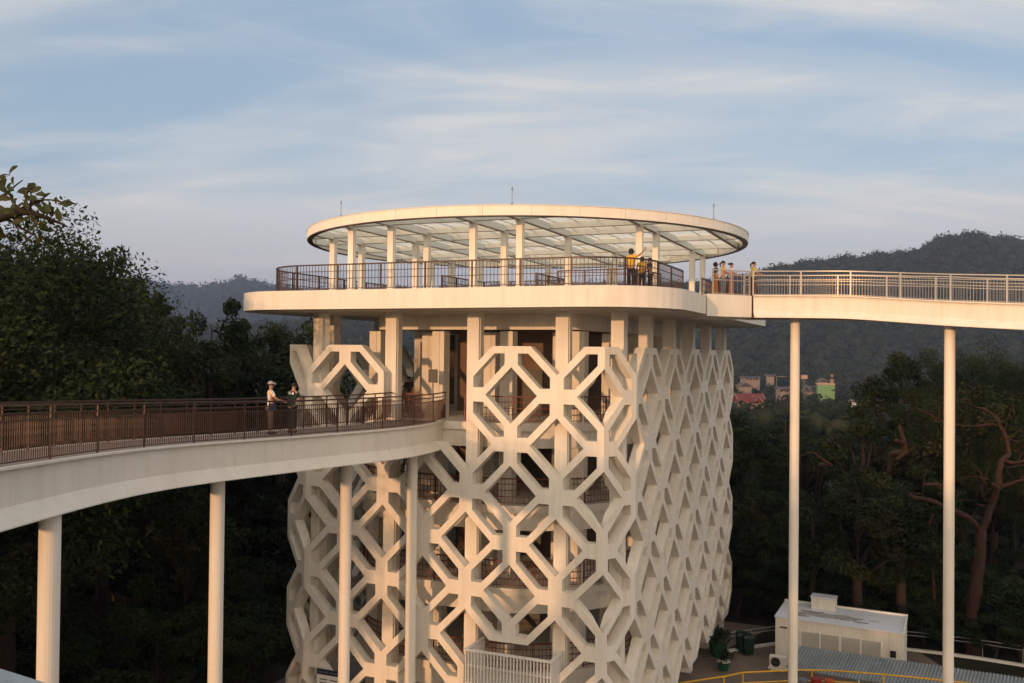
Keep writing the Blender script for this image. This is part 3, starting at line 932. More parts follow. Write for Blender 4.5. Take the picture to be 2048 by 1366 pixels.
# air conditioner on a shelf at its corner
q = at(1556, 1323, 46.6)
ac = empty('air_conditioner', (q.x, q.y, q.z - .3), label='white outdoor air conditioner with a round fan at the hut corner', cat='air conditioner')
MB().box((q.x, q.y, q.z), (.82, .32, .58), aang).build('casing', 'wall_white', ac)
nrm = -ay_
fc = Vector((q.x + nrm.x * .17 - ax_.x * .1, q.y + nrm.y * .17 - ax_.y * .1, q.z))
ringp = [fc + Vector((ax_.x * .23 * math.cos(a), ax_.y * .23 * math.cos(a), .23 * math.sin(a))) for a in np.linspace(0, 2 * math.pi, 19)]
MB().tube(ringp, .02, 6).build('fan_guard', 'grey_board', ac)
mb = MB(); mb.add([fc] + ringp[:-1], [(0, k, k % 18 + 1) for k in range(1, 19)]); mb.build('fan_opening', 'dark', ac)
mb = MB()
for k in range(5):
    a = 2 * math.pi * k / 5
    mb.beam(fc + Vector((nrm.x, nrm.y, 0)) * .012, fc + Vector((nrm.x * .012 + ax_.x * .2 * math.cos(a), nrm.y * .012 + ax_.y * .2 * math.cos(a), .2 * math.sin(a))), .07, .01)
mb.build('fan_blade', 'grey_board', ac)
mb = MB(); mb.box((q.x, q.y, q.z - .34), (.95, .45, .06), aang); mb.build('shelf', 'white_paint', ac)
mb = MB(); mb.box((q.x, q.y, (q.z - .37) / 2), (.7, .3, q.z - .37), aang); mb.build('stand', 'wall_white', ac)
# corrugated awning
aw0, aw1 = at(1600, 1292, 44.7), at(2090, 1362, 41.0)
bw0, bw1 = at(1573, 1337, 43.0), at(1775, 1368, 41.4)
awn = empty('corrugated_awning', (bw0.x, bw0.y, 0), label='grey corrugated awning in front of the white service hut', cat='awning')
e_u = (aw1 - aw0); L_ = e_u.length
dn = (bw0 - aw0)
nsh = 9
for s in range(nsh):
    mb = MB(); vs, fs = [], []
    per = 54
    u0, u1 = s / nsh, (s + 1) / nsh + .006
    for k in range(per + 1):
        u = u0 + (u1 - u0) * k / per
        h = .028 * math.sin(2 * math.pi * u * L_ / .15) + (.012 if s % 2 else 0)
        for (t_, dz) in ((0, 0), (1.0, 0)):
            b = aw0 + e_u * u + dn * t_
            vs.append((b.x, b.y, b.z + h))
    n1 = len(vs)
    vs += [(x, y, z - .012) for (x, y, z) in vs]
    for k in range(per):
        a = 2 * k
        fs += [(a, a + 1, a + 3, a + 2), (n1 + a, n1 + a + 2, n1 + a + 3, n1 + a + 1), (a + 1, n1 + a + 1, n1 + a + 3, a + 3), (a, a + 2, n1 + a + 2, n1 + a)]
    mb.add(vs, fs); mb.build('tin_sheet', 'tin', awn)
for u in (.02, .3, .6, .92):
    b = aw0 + e_u * u + dn * .93
    MB().tube([(b.x, b.y, 0), (b.x, b.y, b.z - .06)], .04, 8).build('awning_post', 'white_paint', awn)
    c_ = aw0 + e_u * u + dn * .04
    MB().beam((c_.x, c_.y, c_.z - .08), (b.x, b.y, b.z - .08), .05, .08).build('rafter', 'white_paint', awn)
# bits standing under the awning
def bucket(px, py, Y, m, label, r_=.17, h=.42, name='bucket'):
    q = at(px, py, Y)
    t = empty(name, (q.x, q.y, q.z), label=label, cat='bucket')
    MB().tube([(q.x, q.y, q.z), (q.x, q.y, q.z + h)], [r_ * .75, r_], 14).build('body', m, t)
    MB().tube([(q.x, q.y, q.z + h), (q.x, q.y, q.z + h + .03)], r_ * 1.08, 14).build('rim', m, t)
    MB().prism([(q.x - .3, q.y - .25), (q.x + .3, q.y - .25), (q.x + .3, q.y + .3), (q.x - .3, q.y + .3)], 0.02, q.z - .002).build('plinth', 'grey_board', t)
bucket(1632, 1384, 41.5, 'red_plastic', 'dark red bucket below the lower edge of the corrugated awning', .24, .6)
bucket(1658, 1375, 41.2, 'orange_plastic', 'bright orange bucket below the lower edge of the corrugated awning', .2, .34)
bucket(1606, 1386, 41.8, 'blue_grey', 'blue grey bucket below the lower edge of the corrugated awning', .2, .62)
# yellow guard rail in the yard
yr = [at(1340, 1369, 42.6), at(1448, 1353, 42.8), at(1486, 1345, 43.0), at(1624, 1340, 42.4), at(1767, 1349, 40.6), at(1930, 1366, 38.6), at(2060, 1384, 37.0)]
yt = empty('yellow_railing', (yr[0].x, yr[0].y, 0), label='bright yellow pipe railing crossing the yard in front of the awning', cat='railing')
yp = [yr[0], yr[1]] + spline(yr[2:], 8)
MB().tube(yp, .04, 8).build('top_rail', 'yellow_paint', yt, smooth=True)
MB().tube([q - Vector((0, 0, .5)) for q in yp], .03, 8).build('mid_rail', 'yellow_paint', yt, smooth=True)
for q in (yr[1], yr[2], yr[3], yr[4], yr[5]):
    MB().tube([(q.x, q.y, 0), (q.x, q.y, q.z)], .038, 8).build('post', 'yellow_paint', yt)
# perimeter rail with a white kerb
def perim(pts_px, label):
    base_ = [place_on(x, y, 0.14) for x, y in pts_px]
    t = empty('perimeter_rail', base_[0], label=label, cat='railing')
    MB().sweep(base_, [(-.1, -.14), (.1, -.14), (.1, .0), (-.1, .0)]).build('kerb', 'white_paint', t)
    for h in (.72, .92): MB().tube([b + Vector((0, 0, h)) for b in base_], .022, 6).build('rail', 'rail_steel', t)
    for b in resample(base_, 1.9): MB().tube([b, b + Vector((0, 0, .92))], .02, 6).build('post', 'rail_steel', t)
perim([(1452, 1300), (1502, 1292), (1552, 1285)], 'thin steel rail with kerb between the lattice and the hut')
perim([(1812, 1296), (1870, 1302), (1960, 1314), (2048, 1328), (2130, 1343)], 'thin steel rail with white kerb right of the hut')
# bins and potted plants
def bin_(px, py, label):
    q = place_on(px, py, 0.04)
    t = empty('wheeled_bin', q, label=label, cat='bin', group='green bins beside the hut')
    def fr(z, w, d): return [(q.x + sx * w / 2, q.y + sy * d / 2, q.z + z) for sx, sy in ((-1, -1), (1, -1), (1, 1), (-1, 1))]
    mb = MB(); mb.add(fr(.08, .46, .52) + fr(.95, .58, .68), [(0, 1, 5, 4), (1, 2, 6, 5), (2, 3, 7, 6), (3, 0, 4, 7), (3, 2, 1, 0), (4, 5, 6, 7)]); mb.build('body', 'bin_green', t)
    mb = MB(); mb.add(fr(.955, .64, .74) + fr(1.06, .50, .60), [(0, 1, 5, 4), (1, 2, 6, 5), (2, 3, 7, 6), (3, 0, 4, 7), (3, 2, 1, 0), (4, 5, 6, 7)]); mb.build('lid', 'bin_green', t)
    for s in (-1, 1):
        MB().tube([(q.x + s * .26, q.y + .22, q.z + .1), (q.x + s * .32, q.y + .22, q.z + .1)], .1, 12).build('wheel', 'dark', t)
    MB().tube([(q.x - .25, q.y + .4, q.z + .98), (q.x + .25, q.y + .4, q.z + .98)], .02, 6).build('handle', 'bin_green', t)
bin_(1484, 1303, 'green wheeled bin nearer the lattice, half hidden by its twin')
bin_(1496, 1308, 'green wheeled bin standing nearer the hut')
def leaf_patch(mb, c, r_, h, n, L, w, mi=0):
    for _ in range(n):
        a = random.uniform(0, 6.28); e = random.uniform(.25, 1.2)
        d = Vector((math.cos(a) * math.cos(e), math.sin(a) * math.cos(e), math.sin(e)))
        s = Vector((-math.sin(a), math.cos(a), 0))
        b = Vector(c) + Vector((random.gauss(0, r_ * .3), random.gauss(0, r_ * .3), random.uniform(0, h * .5)))
        l_ = L * random.uniform(.6, 1.2)
        m_ = b + d * l_ * .55; tip = b + d * l_ + Vector((0, 0, -l_ * .25))
        mb.add([b, m_ + s * w, tip, m_ - s * w], [(0, 1, 2, 3)], mi)
def potted(px, py, m, rim, label, s=1.0):
    q = place_on(px, py, 0.03)
    t = empty('potted_plant', q, label=label, cat='plant')
    MB().tube([q, q + Vector((0, 0, .42 * s)), q + Vector((0, 0, .46 * s))], [.22 * s, .33 * s, .34 * s], 16).build('pot', m, t)
    if rim: MB().tube([q + Vector((0, 0, .462 * s)), q + Vector((0, 0, .50 * s))], .36 * s, 16).build('pot_rim', rim, t)
    mb = MB(); leaf_patch(mb, q + Vector((0, 0, .45 * s)), .6 * s, .5 * s, 90, .75 * s, .05 * s); mb.build('foliage', 'leaf_mid', t)
potted(1447, 1340, 'pot_green', 'white_paint', 'potted plant in a green pot with a white rim beside the lattice')
potted(1436, 1312, 'pot_green', None, 'bushy potted plant at the far foot of the lattice', 1.5)
# corner of a metal roof in the near left
nr0 = [at(-160, 1318, 13.0), at(0, 1337, 13.2), at(92, 1366, 13.6), at(140, 1400, 12.6), at(-160, 1500, 11.5)]
nr_ = empty('near_roof', (nr0[0].x, nr0[0].y, 0), label='corner of a pale grey metal roof in the bottom left', cat='roof')
mb = MB(); mb.add([tuple(q) for q in nr0] + [(q.x, q.y, q.z - .12) for q in nr0], [(0, 1, 2, 3, 4), (9, 8, 7, 6, 5)] + [(k, (k + 1) % 5, 5 + (k + 1) % 5, 5 + k) for k in range(5)]); mb.build('roof_sheet', 'near_roof', nr_)
cq = sum((Vector(q) for q in nr0), Vector()) / 5
mb = MB(); mb.box((cq.x - .6, cq.y, (cq.z - .6) / 2), (1.2, 1.0, cq.z - .6)); mb.build('wall', 'wall_white', nr_)

# ================================================================== VEGETATION
def leaf_cloud(name, centers, radii, n_each, leaf, mats, seed, flat=.55, tall=1.0):
    g = np.random.default_rng(seed)
    C = np.repeat(np.array(centers, float), n_each, 0)
    RR = np.repeat(np.array(radii, float), n_each)
    N = len(C)
    d = g.normal(size=(N, 3)); d /= np.linalg.norm(d, axis=1)[:, None]
    rad = RR * g.uniform(.05, 1.0, N) ** .4
    P = C + d * rad[:, None] * np.array([1, 1, .72 * tall])
    nrm = g.normal(size=(N, 3)) + np.array([0, 0, flat * 2]) + d * .7
    nrm /= np.linalg.norm(nrm, axis=1)[:, None]
    t = np.cross(nrm, g.normal(size=(N, 3))); t /= np.linalg.norm(t, axis=1)[:, None]
    b = np.cross(nrm, t)
    L = leaf * g.uniform(.6, 1.35, N)[:, None]
    w = L * g.uniform(.32, .5, N)[:, None]
    V = np.stack([P - t * L * .5, P + b * w * .5 - t * L * .05, P + t * L * .5 - nrm * L * .12, P - b * w * .5 - t * L * .05], 1).reshape(-1, 3)
    me = bpy.data.meshes.new(name)
    me.vertices.add(4 * N); me.loops.add(4 * N); me.polygons.add(N)
    me.vertices.foreach_set('co', V.astype(np.float32).ravel())
    me.loops.foreach_set('vertex_index', np.arange(4 * N, dtype=np.int32))
    me.polygons.foreach_set('loop_start', np.arange(0, 4 * N, 4, dtype=np.int32))
    me.polygons.foreach_set('loop_total', np.full(N, 4, dtype=np.int32))
    for m in mats: me.materials.append(M[m])
    if len(mats) > 1:
        ci = np.repeat(g.integers(0, len(mats), len(centers)), n_each)
        me.polygons.foreach_set('material_index', ci.astype(np.int32))
    me.update(calc_edges=True)
    return me
def tree_meshes(seed, H, cr, ch, n_cl, n_leaf, leaf, mats, bark='bark', base=0.45, trunk_r=.3):
    """unit tree of height H: crown radius cr, crown height ch"""
    g = random.Random(seed)
    cen, rad = [], []
    zc_ = H - ch / 2
    for k in range(n_cl):
        while True:
            x, y, z = g.uniform(-1, 1), g.uniform(-1, 1), g.uniform(-1, 1)
            r = math.sqrt(x * x + y * y + z * z)
            if r < 1 and (r > .45 or g.random() < .3): break
        lob = 1 + .28 * mnoise.noise(Vector((x * 1.7 + seed, y * 1.7, z * 1.7)))
        cen.append((x * cr * lob * .85, y * cr * lob * .85, zc_ + z * ch / 2 * .85 * lob))
        rad.append(cr * g.uniform(.12, .25))
    top_ = max(c[2] + r * .6 for c, r in zip(cen, rad)); dzz = H - top_
    cen = [(c[0], c[1], c[2] + dzz) for c in cen]
    crown = leaf_cloud('crown', cen, rad, n_leaf, leaf, mats, seed)
    mb = MB()
    kx, ky = g.uniform(-.3, .3), g.uniform(-.3, .3)
    sp = [(0, 0, -.6), (kx * .3, ky * .3, H * base * .5), (kx, ky, H * base), (kx * 1.4, ky * .8, H * base + ch * .35), (kx, ky, H - ch * .15)]
    mb.tube(sp, [trunk_r * 1.35, trunk_r, trunk_r * .8, trunk_r * .5, trunk_r * .12], 8)
    for k in range(min(9, n_cl)):
        c = cen[k * (n_cl // 9 or 1) % n_cl]
        z0 = H * base * g.uniform(.75, 1.15)
        s0 = Vector((kx * z0 / H / base, ky * z0 / H / base, z0)); e = Vector(c)
        mid = s0.lerp(e, .5) + Vector((g.uniform(-.3, .3), g.uniform(-.3, .3), g.uniform(.0, .5)))
        mb.tube([s0, mid, e], [trunk_r * .42, trunk_r * .28, trunk_r * .06], 6)
    return crown, mb.mesh('trunk', bark, True)
KINDS = {
    'round': tree_meshes(1, 12, 4.4, 8.5, 52, 230, .28, ['leaf_dark', 'leaf_mid', 'leaf_dark']),
    'tall': tree_meshes(2, 15, 3.8, 10.5, 54, 230, .28, ['leaf_dark', 'leaf_mid', 'leaf_olive']),
    'olive': tree_meshes(3, 11, 4.2, 7.0, 46, 230, .27, ['leaf_olive', 'leaf_mid']),
    'loose': tree_meshes(4, 13, 4.0, 7.0, 22, 280, .28, ['leaf_mid', 'leaf_dark'], 'bark_pale'),
    'big': tree_meshes(5, 20, 7.4, 14.5, 180, 400, .20, ['leaf_dark', 'leaf_dark', 'leaf_mid'], 'bark', .38, .5),
    'bush': tree_meshes(6, 4.5, 2.9, 4.0, 24, 260, .20, ['leaf_dark', 'leaf_mid'], 'bark', .2, .12),
    'slim': tree_meshes(8, 14, 2.1, 6.5, 16, 260, .22, ['leaf_mid', 'leaf_dark'], 'bark', .6, .16),
}
HT = {'round': 12, 'tall': 15, 'olive': 11, 'loose': 13, 'big': 20, 'bush': 4.5, 'slim': 14}
def tree(kind, x, y, top, label, group=None, wide=1.0, base=None, name=None):
    z0 = GZ(x, y) if base is None else base
    s = (top - z0) / HT[kind]
    t = empty(name or ('bush' if kind == 'bush' else 'leafy_tree'), (x, y, z0), random.uniform(0, 6.28), label=label, cat='bush' if kind == 'bush' else 'tree', group=group)
    t.scale = (s * wide, s * wide, s)
    c, k = KINDS[kind]
    for nm, me in (('crown', c), ('trunk', k)):
        o = bpy.data.objects.new(nm, me); COL.objects.link(o); o.parent = t
    return t
def tree_px(kind, px, ytop, Y, label, group=None, wide=1.0):
    q = at(px, ytop, Y); return tree(kind, q.x, q.y, q.z, label, group, wide)
# in view on the left
tree_px('big', -75, 385, 30, 'dark crown cut by the left edge behind the big-leaved branch', wide=.95)
tree_px('big', 20, 405, 36, 'tall dark broadleaf tree at the left edge, highest in the wood', wide=.92)
tree_px('big', 128, 452, 42, 'dark rounded tree right of the highest one at left', wide=.72)
tree_px('round', 214, 486, 47, 'dark tree stepping down towards the hills at left', wide=.56)
tree_px('olive', 300, 612, 52, 'reddish olive tree between the dark mass and the gap at left', wide=.5)
tree_px('slim', 368, 612, 52, 'slim tree with a small flat tuft against the far hills', wide=.8)
tree_px('loose', 428, 598, 56, 'pointed tree standing above the wood left of the deck', wide=.62)
tree_px('round', 480, 640, 58, 'dark round tree just left of the tower', wide=.9)
tree_px('tall', 545, 645, 62, 'dark tree directly behind the left corner of the lattice', wide=.8)
tree_px('olive', 600, 640, 66, 'low tree seen between the deck and the left lattice cap', wide=.8)
G1 = 'trees of the shaded wood left of the tower'
L1 = 'dark tree in the deep shade of the wood left of the tower'
G2 = 'trees of the shaded wood right of the tower'
L2 = 'dark tree in the deep shade of the wood right of the tower'
kinds = ['round', 'tall', 'olive', 'loose', 'round', 'tall']
def scatter(x0, x1, y0, y1, st, lo, hi, label, group, ok):
    y = y0
    while y < y1:
        x = x0
        while x < x1:
            qx, qy = x + random.uniform(-.4, .4) * st, y + random.uniform(-.4, .4) * st
            if ok(qx, qy):
                tp_ = random.uniform(lo, hi) if hi < 100 else CAM_Z - random.uniform(118, 178) * qy / F_PX
                tree(random.choice(kinds), qx, qy, tp_, label, group, random.uniform(.85, 1.25) * (1.25 if hi > 100 else 1))
            x += st
        y += st * .9
        st *= 1.07
scatter(-62, -10, 47, 96, 6.6, 8.5, 12.6, L1, G1, lambda x, y: -0.72 * y < x < -0.17 * y - 3 and not (y < 52 and x > -14))
scatter(17, 150, 58, 230, 6.6, 5.0, 101, L2, G2, lambda x, y: (0.22 if y < 72 else .10) * y < x < 0.66 * y and not (y < 62 and x < 24))
G3 = 'bushes under the lower walkway'
for k in range(26):
    x = random.uniform(-30, -11.5); y = random.uniform(36, 47)
    if x < -0.72 * y: continue
    tree('bush', x, y, random.uniform(2.5, 5.5), 'dark bush on the shaded slope under the lower walkway', G3, random.uniform(.9, 1.4))
G4 = 'bushes along the rail right of the hut'
for k in range(22):
    x = random.uniform(14, 34); y = 52 + random.uniform(0, 7) - (x - 14) * .28
    tree('bush', x, y, random.uniform(2.2, 4.6), 'dark bush behind the perimeter rail and the hut', G4, random.uniform(.9, 1.4))
for k in range(46):
    y = random.uniform(57, 100); x = random.uniform(.24, .62) * y
    tree('bush', x, y, random.uniform(2.5, 5.0), 'dark bush in the undergrowth of the wood right of the tower', 'undergrowth right of the tower', random.uniform(1.1, 1.7))
for k in range(40):
    y = random.uniform(46, 90); x = -random.uniform(.19, .62) * y - 2
    tree('bush', x, y, random.uniform(2.5, 5.5), 'dark bush in the undergrowth of the wood left of the tower', 'undergrowth left of the tower', random.uniform(1.1, 1.7))
for (px, py, Y) in ((1900, 1262, 49.5), (1990, 1268, 48.5), (1850, 1240, 51), (2040, 1250, 49), (1940, 1225, 51.5)):
    tree_px('bush', px, py - 40, Y, 'dark bush round the foot of the bare-limbed tree', 'bushes at the bare-limbed tree', 1.3)
for (x, y, tp_) in ((-17.5, 55, 5.5), (-15.5, 60, 6), (-20, 60, 6.5), (-14.5, 52, 4), (-22, 66, 6)):
    tree('bush', x, y, tp_, 'dark bush in the undergrowth of the wood left of the tower', 'undergrowth left of the tower', 1.5)
for (x, y, tp_) in ((14.2, 56, 4), (16.2, 59, 5), (13.2, 61, 4.5), (18, 62, 5.5), (15, 66, 6), (12, 66, 6)):
    tree('bush', x, y, tp_, 'dark bush in the undergrowth of the wood right of the tower', 'undergrowth right of the tower', 1.4)
# taller ones at the right
tree_px('big', 1930, 668, 62, 'tall dark tree filling the right edge below the upper walkway', wide=.72)
tree_px('tall', 1800, 705, 68, 'dark tree with a bare limb on top, left of the right-hand pier', wide=1.0)
tree_px('big', 2060, 690, 56, 'broad dark tree cut by the right edge of the picture', wide=.6)
tree_px('round', 1622, 985, 52, 'dark round tree hiding the foot of the nearer right pier gap', wide=1.0)
tree_px('olive', 1715, 945, 51, 'dark tree in the middle between the two right piers', wide=1.2)
tree_px('round', 1805, 930, 51.5, 'dark tree under the reddish broken stump', wide=1.1)
tree_px('olive', 1520, 960, 56, 'dark tree against the far right edge of the lattice', wide=1.0)
# bare-limbed tree catching the sun at the right
bt = empty('bare_limbed_tree', at(1945, 1290, 49.5), label='brown tree with broken bare limbs catching the low sun at right', cat='tree')
mb = MB()
def limb(pts, r0, r1, Y=49.5, wob=0.0):
    if r0 > .08: r0 *= .68; r1 *= .8
    P = spline([at(x, y, Y + dy) for (x, y, dy) in pts], 6)
    n = len(P)
    if r0 > .03: P = [p_ + Vector((mnoise.noise(p_ * 1.9), mnoise.noise(p_ * 1.9 + Vector((7, 0, 0))), mnoise.noise(p_ * 1.9 + Vector((0, 9, 0))))) * (r0 * .55) for p_ in P]
    mb.tube(P, [(r0 + (r1 - r0) * i / (n - 1)) * (1 + .35 * mnoise.noise(P[i] * 2.7)) for i in range(n)], 9)
limb([(1940, 1320, 0), (1950, 1180, 0), (1962, 1060, 0)], .55, .36)
limb([(1962, 1070, 0), (1945, 1042, -.4), (1900, 1018, -1), (1862, 1003, -1.6), (1820, 990, -2)], .26, .12)
limb([(1960, 1070, 0), (1985, 1010, 0), (1996, 975, -.4), (2002, 925, -.3), (2018, 908, 0), (2014, 880, .3), (2000, 850, .5), (1978, 822, .8), (1940, 810, 1)], .30, .05)
limb([(1996, 975, -.3), (1988, 972, -1.2), (1984, 966, -1.5)], .2, .12)
limb([(1996, 978, -.3), (2025, 965, 0), (2046, 960, 0)], .18, .07)
limb([(2004, 920, 0), (2040, 925, 0), (2070, 900, 0)], .14, .05)
limb([(1990, 848, .5), (1930, 852, .6), (1880, 838, .8), (1830, 815, 1)], .09, .03)
limb([(1870, 1215, 2), (1860, 1105, 2), (1825, 1080, 1.6), (1808, 1058, 1.5), (1762, 1053, 1.4)], .13, .04)
limb([(1825, 1080, 1.6), (1808, 1096, 1.5)], .07, .05)
limb([(1850, 968, -1.5), (1880, 970, -1.2), (1900, 985, -1)], .1, .14)
limb([(1858, 1050, -1.4), (1866, 1028, -1.4)], .07, .05)
for k in range(34):
    x, y = random.choice(((1850, 990), (1880, 840), (1930, 815), (2030, 925), (2010, 880), (1985, 965), (1800, 1060), (1840, 1085), (1930, 1040), (2040, 960), (1960, 1000)))
    x += random.uniform(-15, 15); y += random.uniform(-10, 10); a = random.uniform(-.2, 3.4); L = random.uniform(25, 70)
    limb([(x, y, .1), (x + math.cos(a) * L * .5 + random.uniform(-8, 8), y - math.sin(a) * L * .5 + random.uniform(-8, 8), .2), (x + math.cos(a) * L, y - math.sin(a) * L, random.uniform(-.8, .8))], random.uniform(.022, .05), .008)
mb.build('trunk', 'bark_pale', bt, smooth=True)
cen = [at(random.uniform(1850, 2060), random.uniform(780, 900), random.uniform(50, 54)) for _ in range(16)]
me = leaf_cloud('crown', [tuple(c) for c in cen], [random.uniform(.7, 1.3) for _ in cen], 110, .3, ['leaf_dark', 'leaf_olive'], 77)
link('crown', me, bt, world=True)
G5 = 'broken snags in the wood right of the tower'
def snag(label, limbs, Y):
    global mb
    mb = MB()
    for l_ in limbs: limb(l_, l_r[0], l_r[1], Y)
    q = at(limbs[0][0][0], limbs[0][0][1], Y)
    t = empty('bare_snag', (q.x, q.y, 0), label=label, cat='tree')
    mb.build('limb', 'bark_pale', t, smooth=True)
    MB().tube([(q.x + 1.2, q.y + 6.0, -.8), (q.x + .9, q.y + 5.6, q.z * .5), (q.x + .5, q.y + 3.2, q.z - .4), (q.x, q.y, q.z)], [.26, .2, .16, l_r[0]], 8).build('trunk', 'bark', t, smooth=True)
l_r = (.22, .10)
snag('reddish broken stump of a limb between the two right piers', [[(1812, 905, 0), (1806, 880, 0), (1800, 850, .3)], [(1812, 905, 0), (1793, 918, -.6)], [(1806, 885, 0), (1790, 880, -.6)]], 53)
l_r = (.10, .03)
snag('thin bent bare branch right of the nearer right pier', [[(1622, 1045, 0), (1632, 1015, 0), (1612, 985, 0), (1600, 980, .2)], [(1632, 1015, 0), (1640, 1002, 0)]], 55)
l_r = (.12, .04)
snag('short broken bare branch high beside the nearer right pier', [[(1662, 930, 0), (1640, 915, 0), (1625, 905, .2), (1602, 912, .4)]], 55)
# trees beside and behind the viewer: they throw the long evening shade
G6 = 'trees behind the viewer'
def shade(x, y, top, kd, w): tree(kd, x, y, top, 'tall tree standing out of the picture beside the viewpoint', G6, w)
for (x, y, top, kd, w) in ((-20.2, 20, 15.8, 'big', .9), (-27.5, 11, 19.0, 'big', .8), (-32, 24, 21, 'big', .8), (-47, 30, 25, 'big', .9)): shade(x, y, top, kd, w)
# a low full-crowned belt closes the gaps between the trunks on the sun side
for k in range(9): shade(-37 - 2.2 * (k % 3) - k * .6, -2 + 4.6 * k, random.uniform(17, 21), 'bush', .62)
for k in range(11): shade(-29 + 3.2 * k, -27 - 3 * (k % 2) - .3 * k, random.uniform(19.5, 22.5), 'bush', .55)
for k in range(9): shade(-64 + 3.6 * k, -34 - 3 * (k % 2), random.uniform(11.5, 13.5), 'bush', .8)

# big-leaved branch reaching in at the top left
alm = empty('almond_tree', (-8.6, 9.0, 0), label='big-leaved branch reaching in at the upper left', cat='tree')
mb = MB()
mb.tube([(-8.9, 9.2, -.5), (-8.8, 9.1, 8), (-8.6, 9.1, 15), (-8.1, 9.2, 17.2)], [.32, .26, .2, .12], 10)
BY = 9.4
limb([(-420, 560, -.2), (-150, 480, 0), (0, 432, 0), (60, 425, 0), (112, 440, .1), (136, 452, .1)], .07, .008, BY)
limb([(-90, 440, 0), (0, 434, .1), (40, 455, .15), (72, 472, .15)], .02, .008, BY)
limb([(20, 428, 0), (60, 408, 0), (86, 400, 0), (118, 402, .05), (130, 412, .05)], .012, .005, BY)
limb([(-60, 450, 0), (0, 400, .1), (30, 372, .1), (46, 360, .1)], .014, .005, BY)
limb([(60, 426, 0), (62, 390, 0), (56, 365, 0)], .012, .004, BY)
limb([(-120, 480, .2), (-40, 390, .3), (0, 352, .3), (20, 350, .3)], .014, .005, BY)
mb.build('branch', 'bark', alm, smooth=True)
def big_leaf_mesh():
    m_ = MB(); prof = [(0, .0), (.15, .10), (.4, .30), (.65, .42), (.85, .36), (1.0, 0.0)]
    vs, fs = [], []
    for (t_, w_) in prof:
        z_ = .10 * math.sin(t_ * 3.0) - .12 * t_ * t_
        vs += [(t_, -w_ * .5, z_ + .05 * w_), (t_, 0, z_ - .03), (t_, w_ * .5, z_ + .05 * w_)]
    for i in range(len(prof) - 1):
        a = 3 * i
        fs += [(a, a + 3, a + 4, a + 1), (a + 1, a + 4, a + 5, a + 2)]
    m_.add(vs, fs)
    return m_.mesh('leaf', 'leaf_big', True)
blm = big_leaf_mesh()
def big_leaf(px, py, ang, L, dy=0.0, tilt=None):
    L *= .86
    q = at(px, py, BY + dy)
    d = Vector((math.cos(ang), random.uniform(-.5, .5), math.sin(ang))).normalized()
    s = Vector((random.uniform(-.4, .4), -1, random.uniform(-.2, .9))).cross(d).normalized()
    n = d.cross(s)
    o = bpy.data.objects.new('leaf', blm); COL.objects.link(o)
    o.parent = alm
    o.matrix_parent_inverse = wm(alm).inverted()
    S = Matrix.Diagonal((L, L, L, 1))
    o.matrix_basis = Matrix.Translation(q) @ Matrix((d, s, n)).transposed().to_4x4() @ S
for (px, py, a, L) in ((114, 408, 5, .19), (112, 410, 85, .10), (114, 414, -70, .19), (108, 414, -110, .13), (52, 392, 75, .22), (60, 388, 30, .17), (58, 392, 150, .2), (28, 372, 95, .12), (46, 402, 10, .22), (70, 408, -35, .19),
                       (84, 402, 50, .14), (86, 404, -50, .18), (30, 400, 170, .2), (20, 392, 130, .2), (10, 375, 110, .16), (0, 365, 160, .18), (16, 352, 200, .16), (40, 420, 190, .2), (20, 425, 160, .2), (66, 430, -60, .15), (90, 436, -80, .14), (70, 470, -60, .12), (96, 484, -90, .1)):
    big_leaf(px, py, R(a), L)
for k in range(170):
    px, py = random.uniform(-70, 96), random.uniform(350, 470)
    if px > 30 and py < 352 + (px - 30) * .9: continue
    big_leaf(px, py, random.uniform(0, 6.28), random.uniform(.10, .17), random.uniform(-.1, .5))

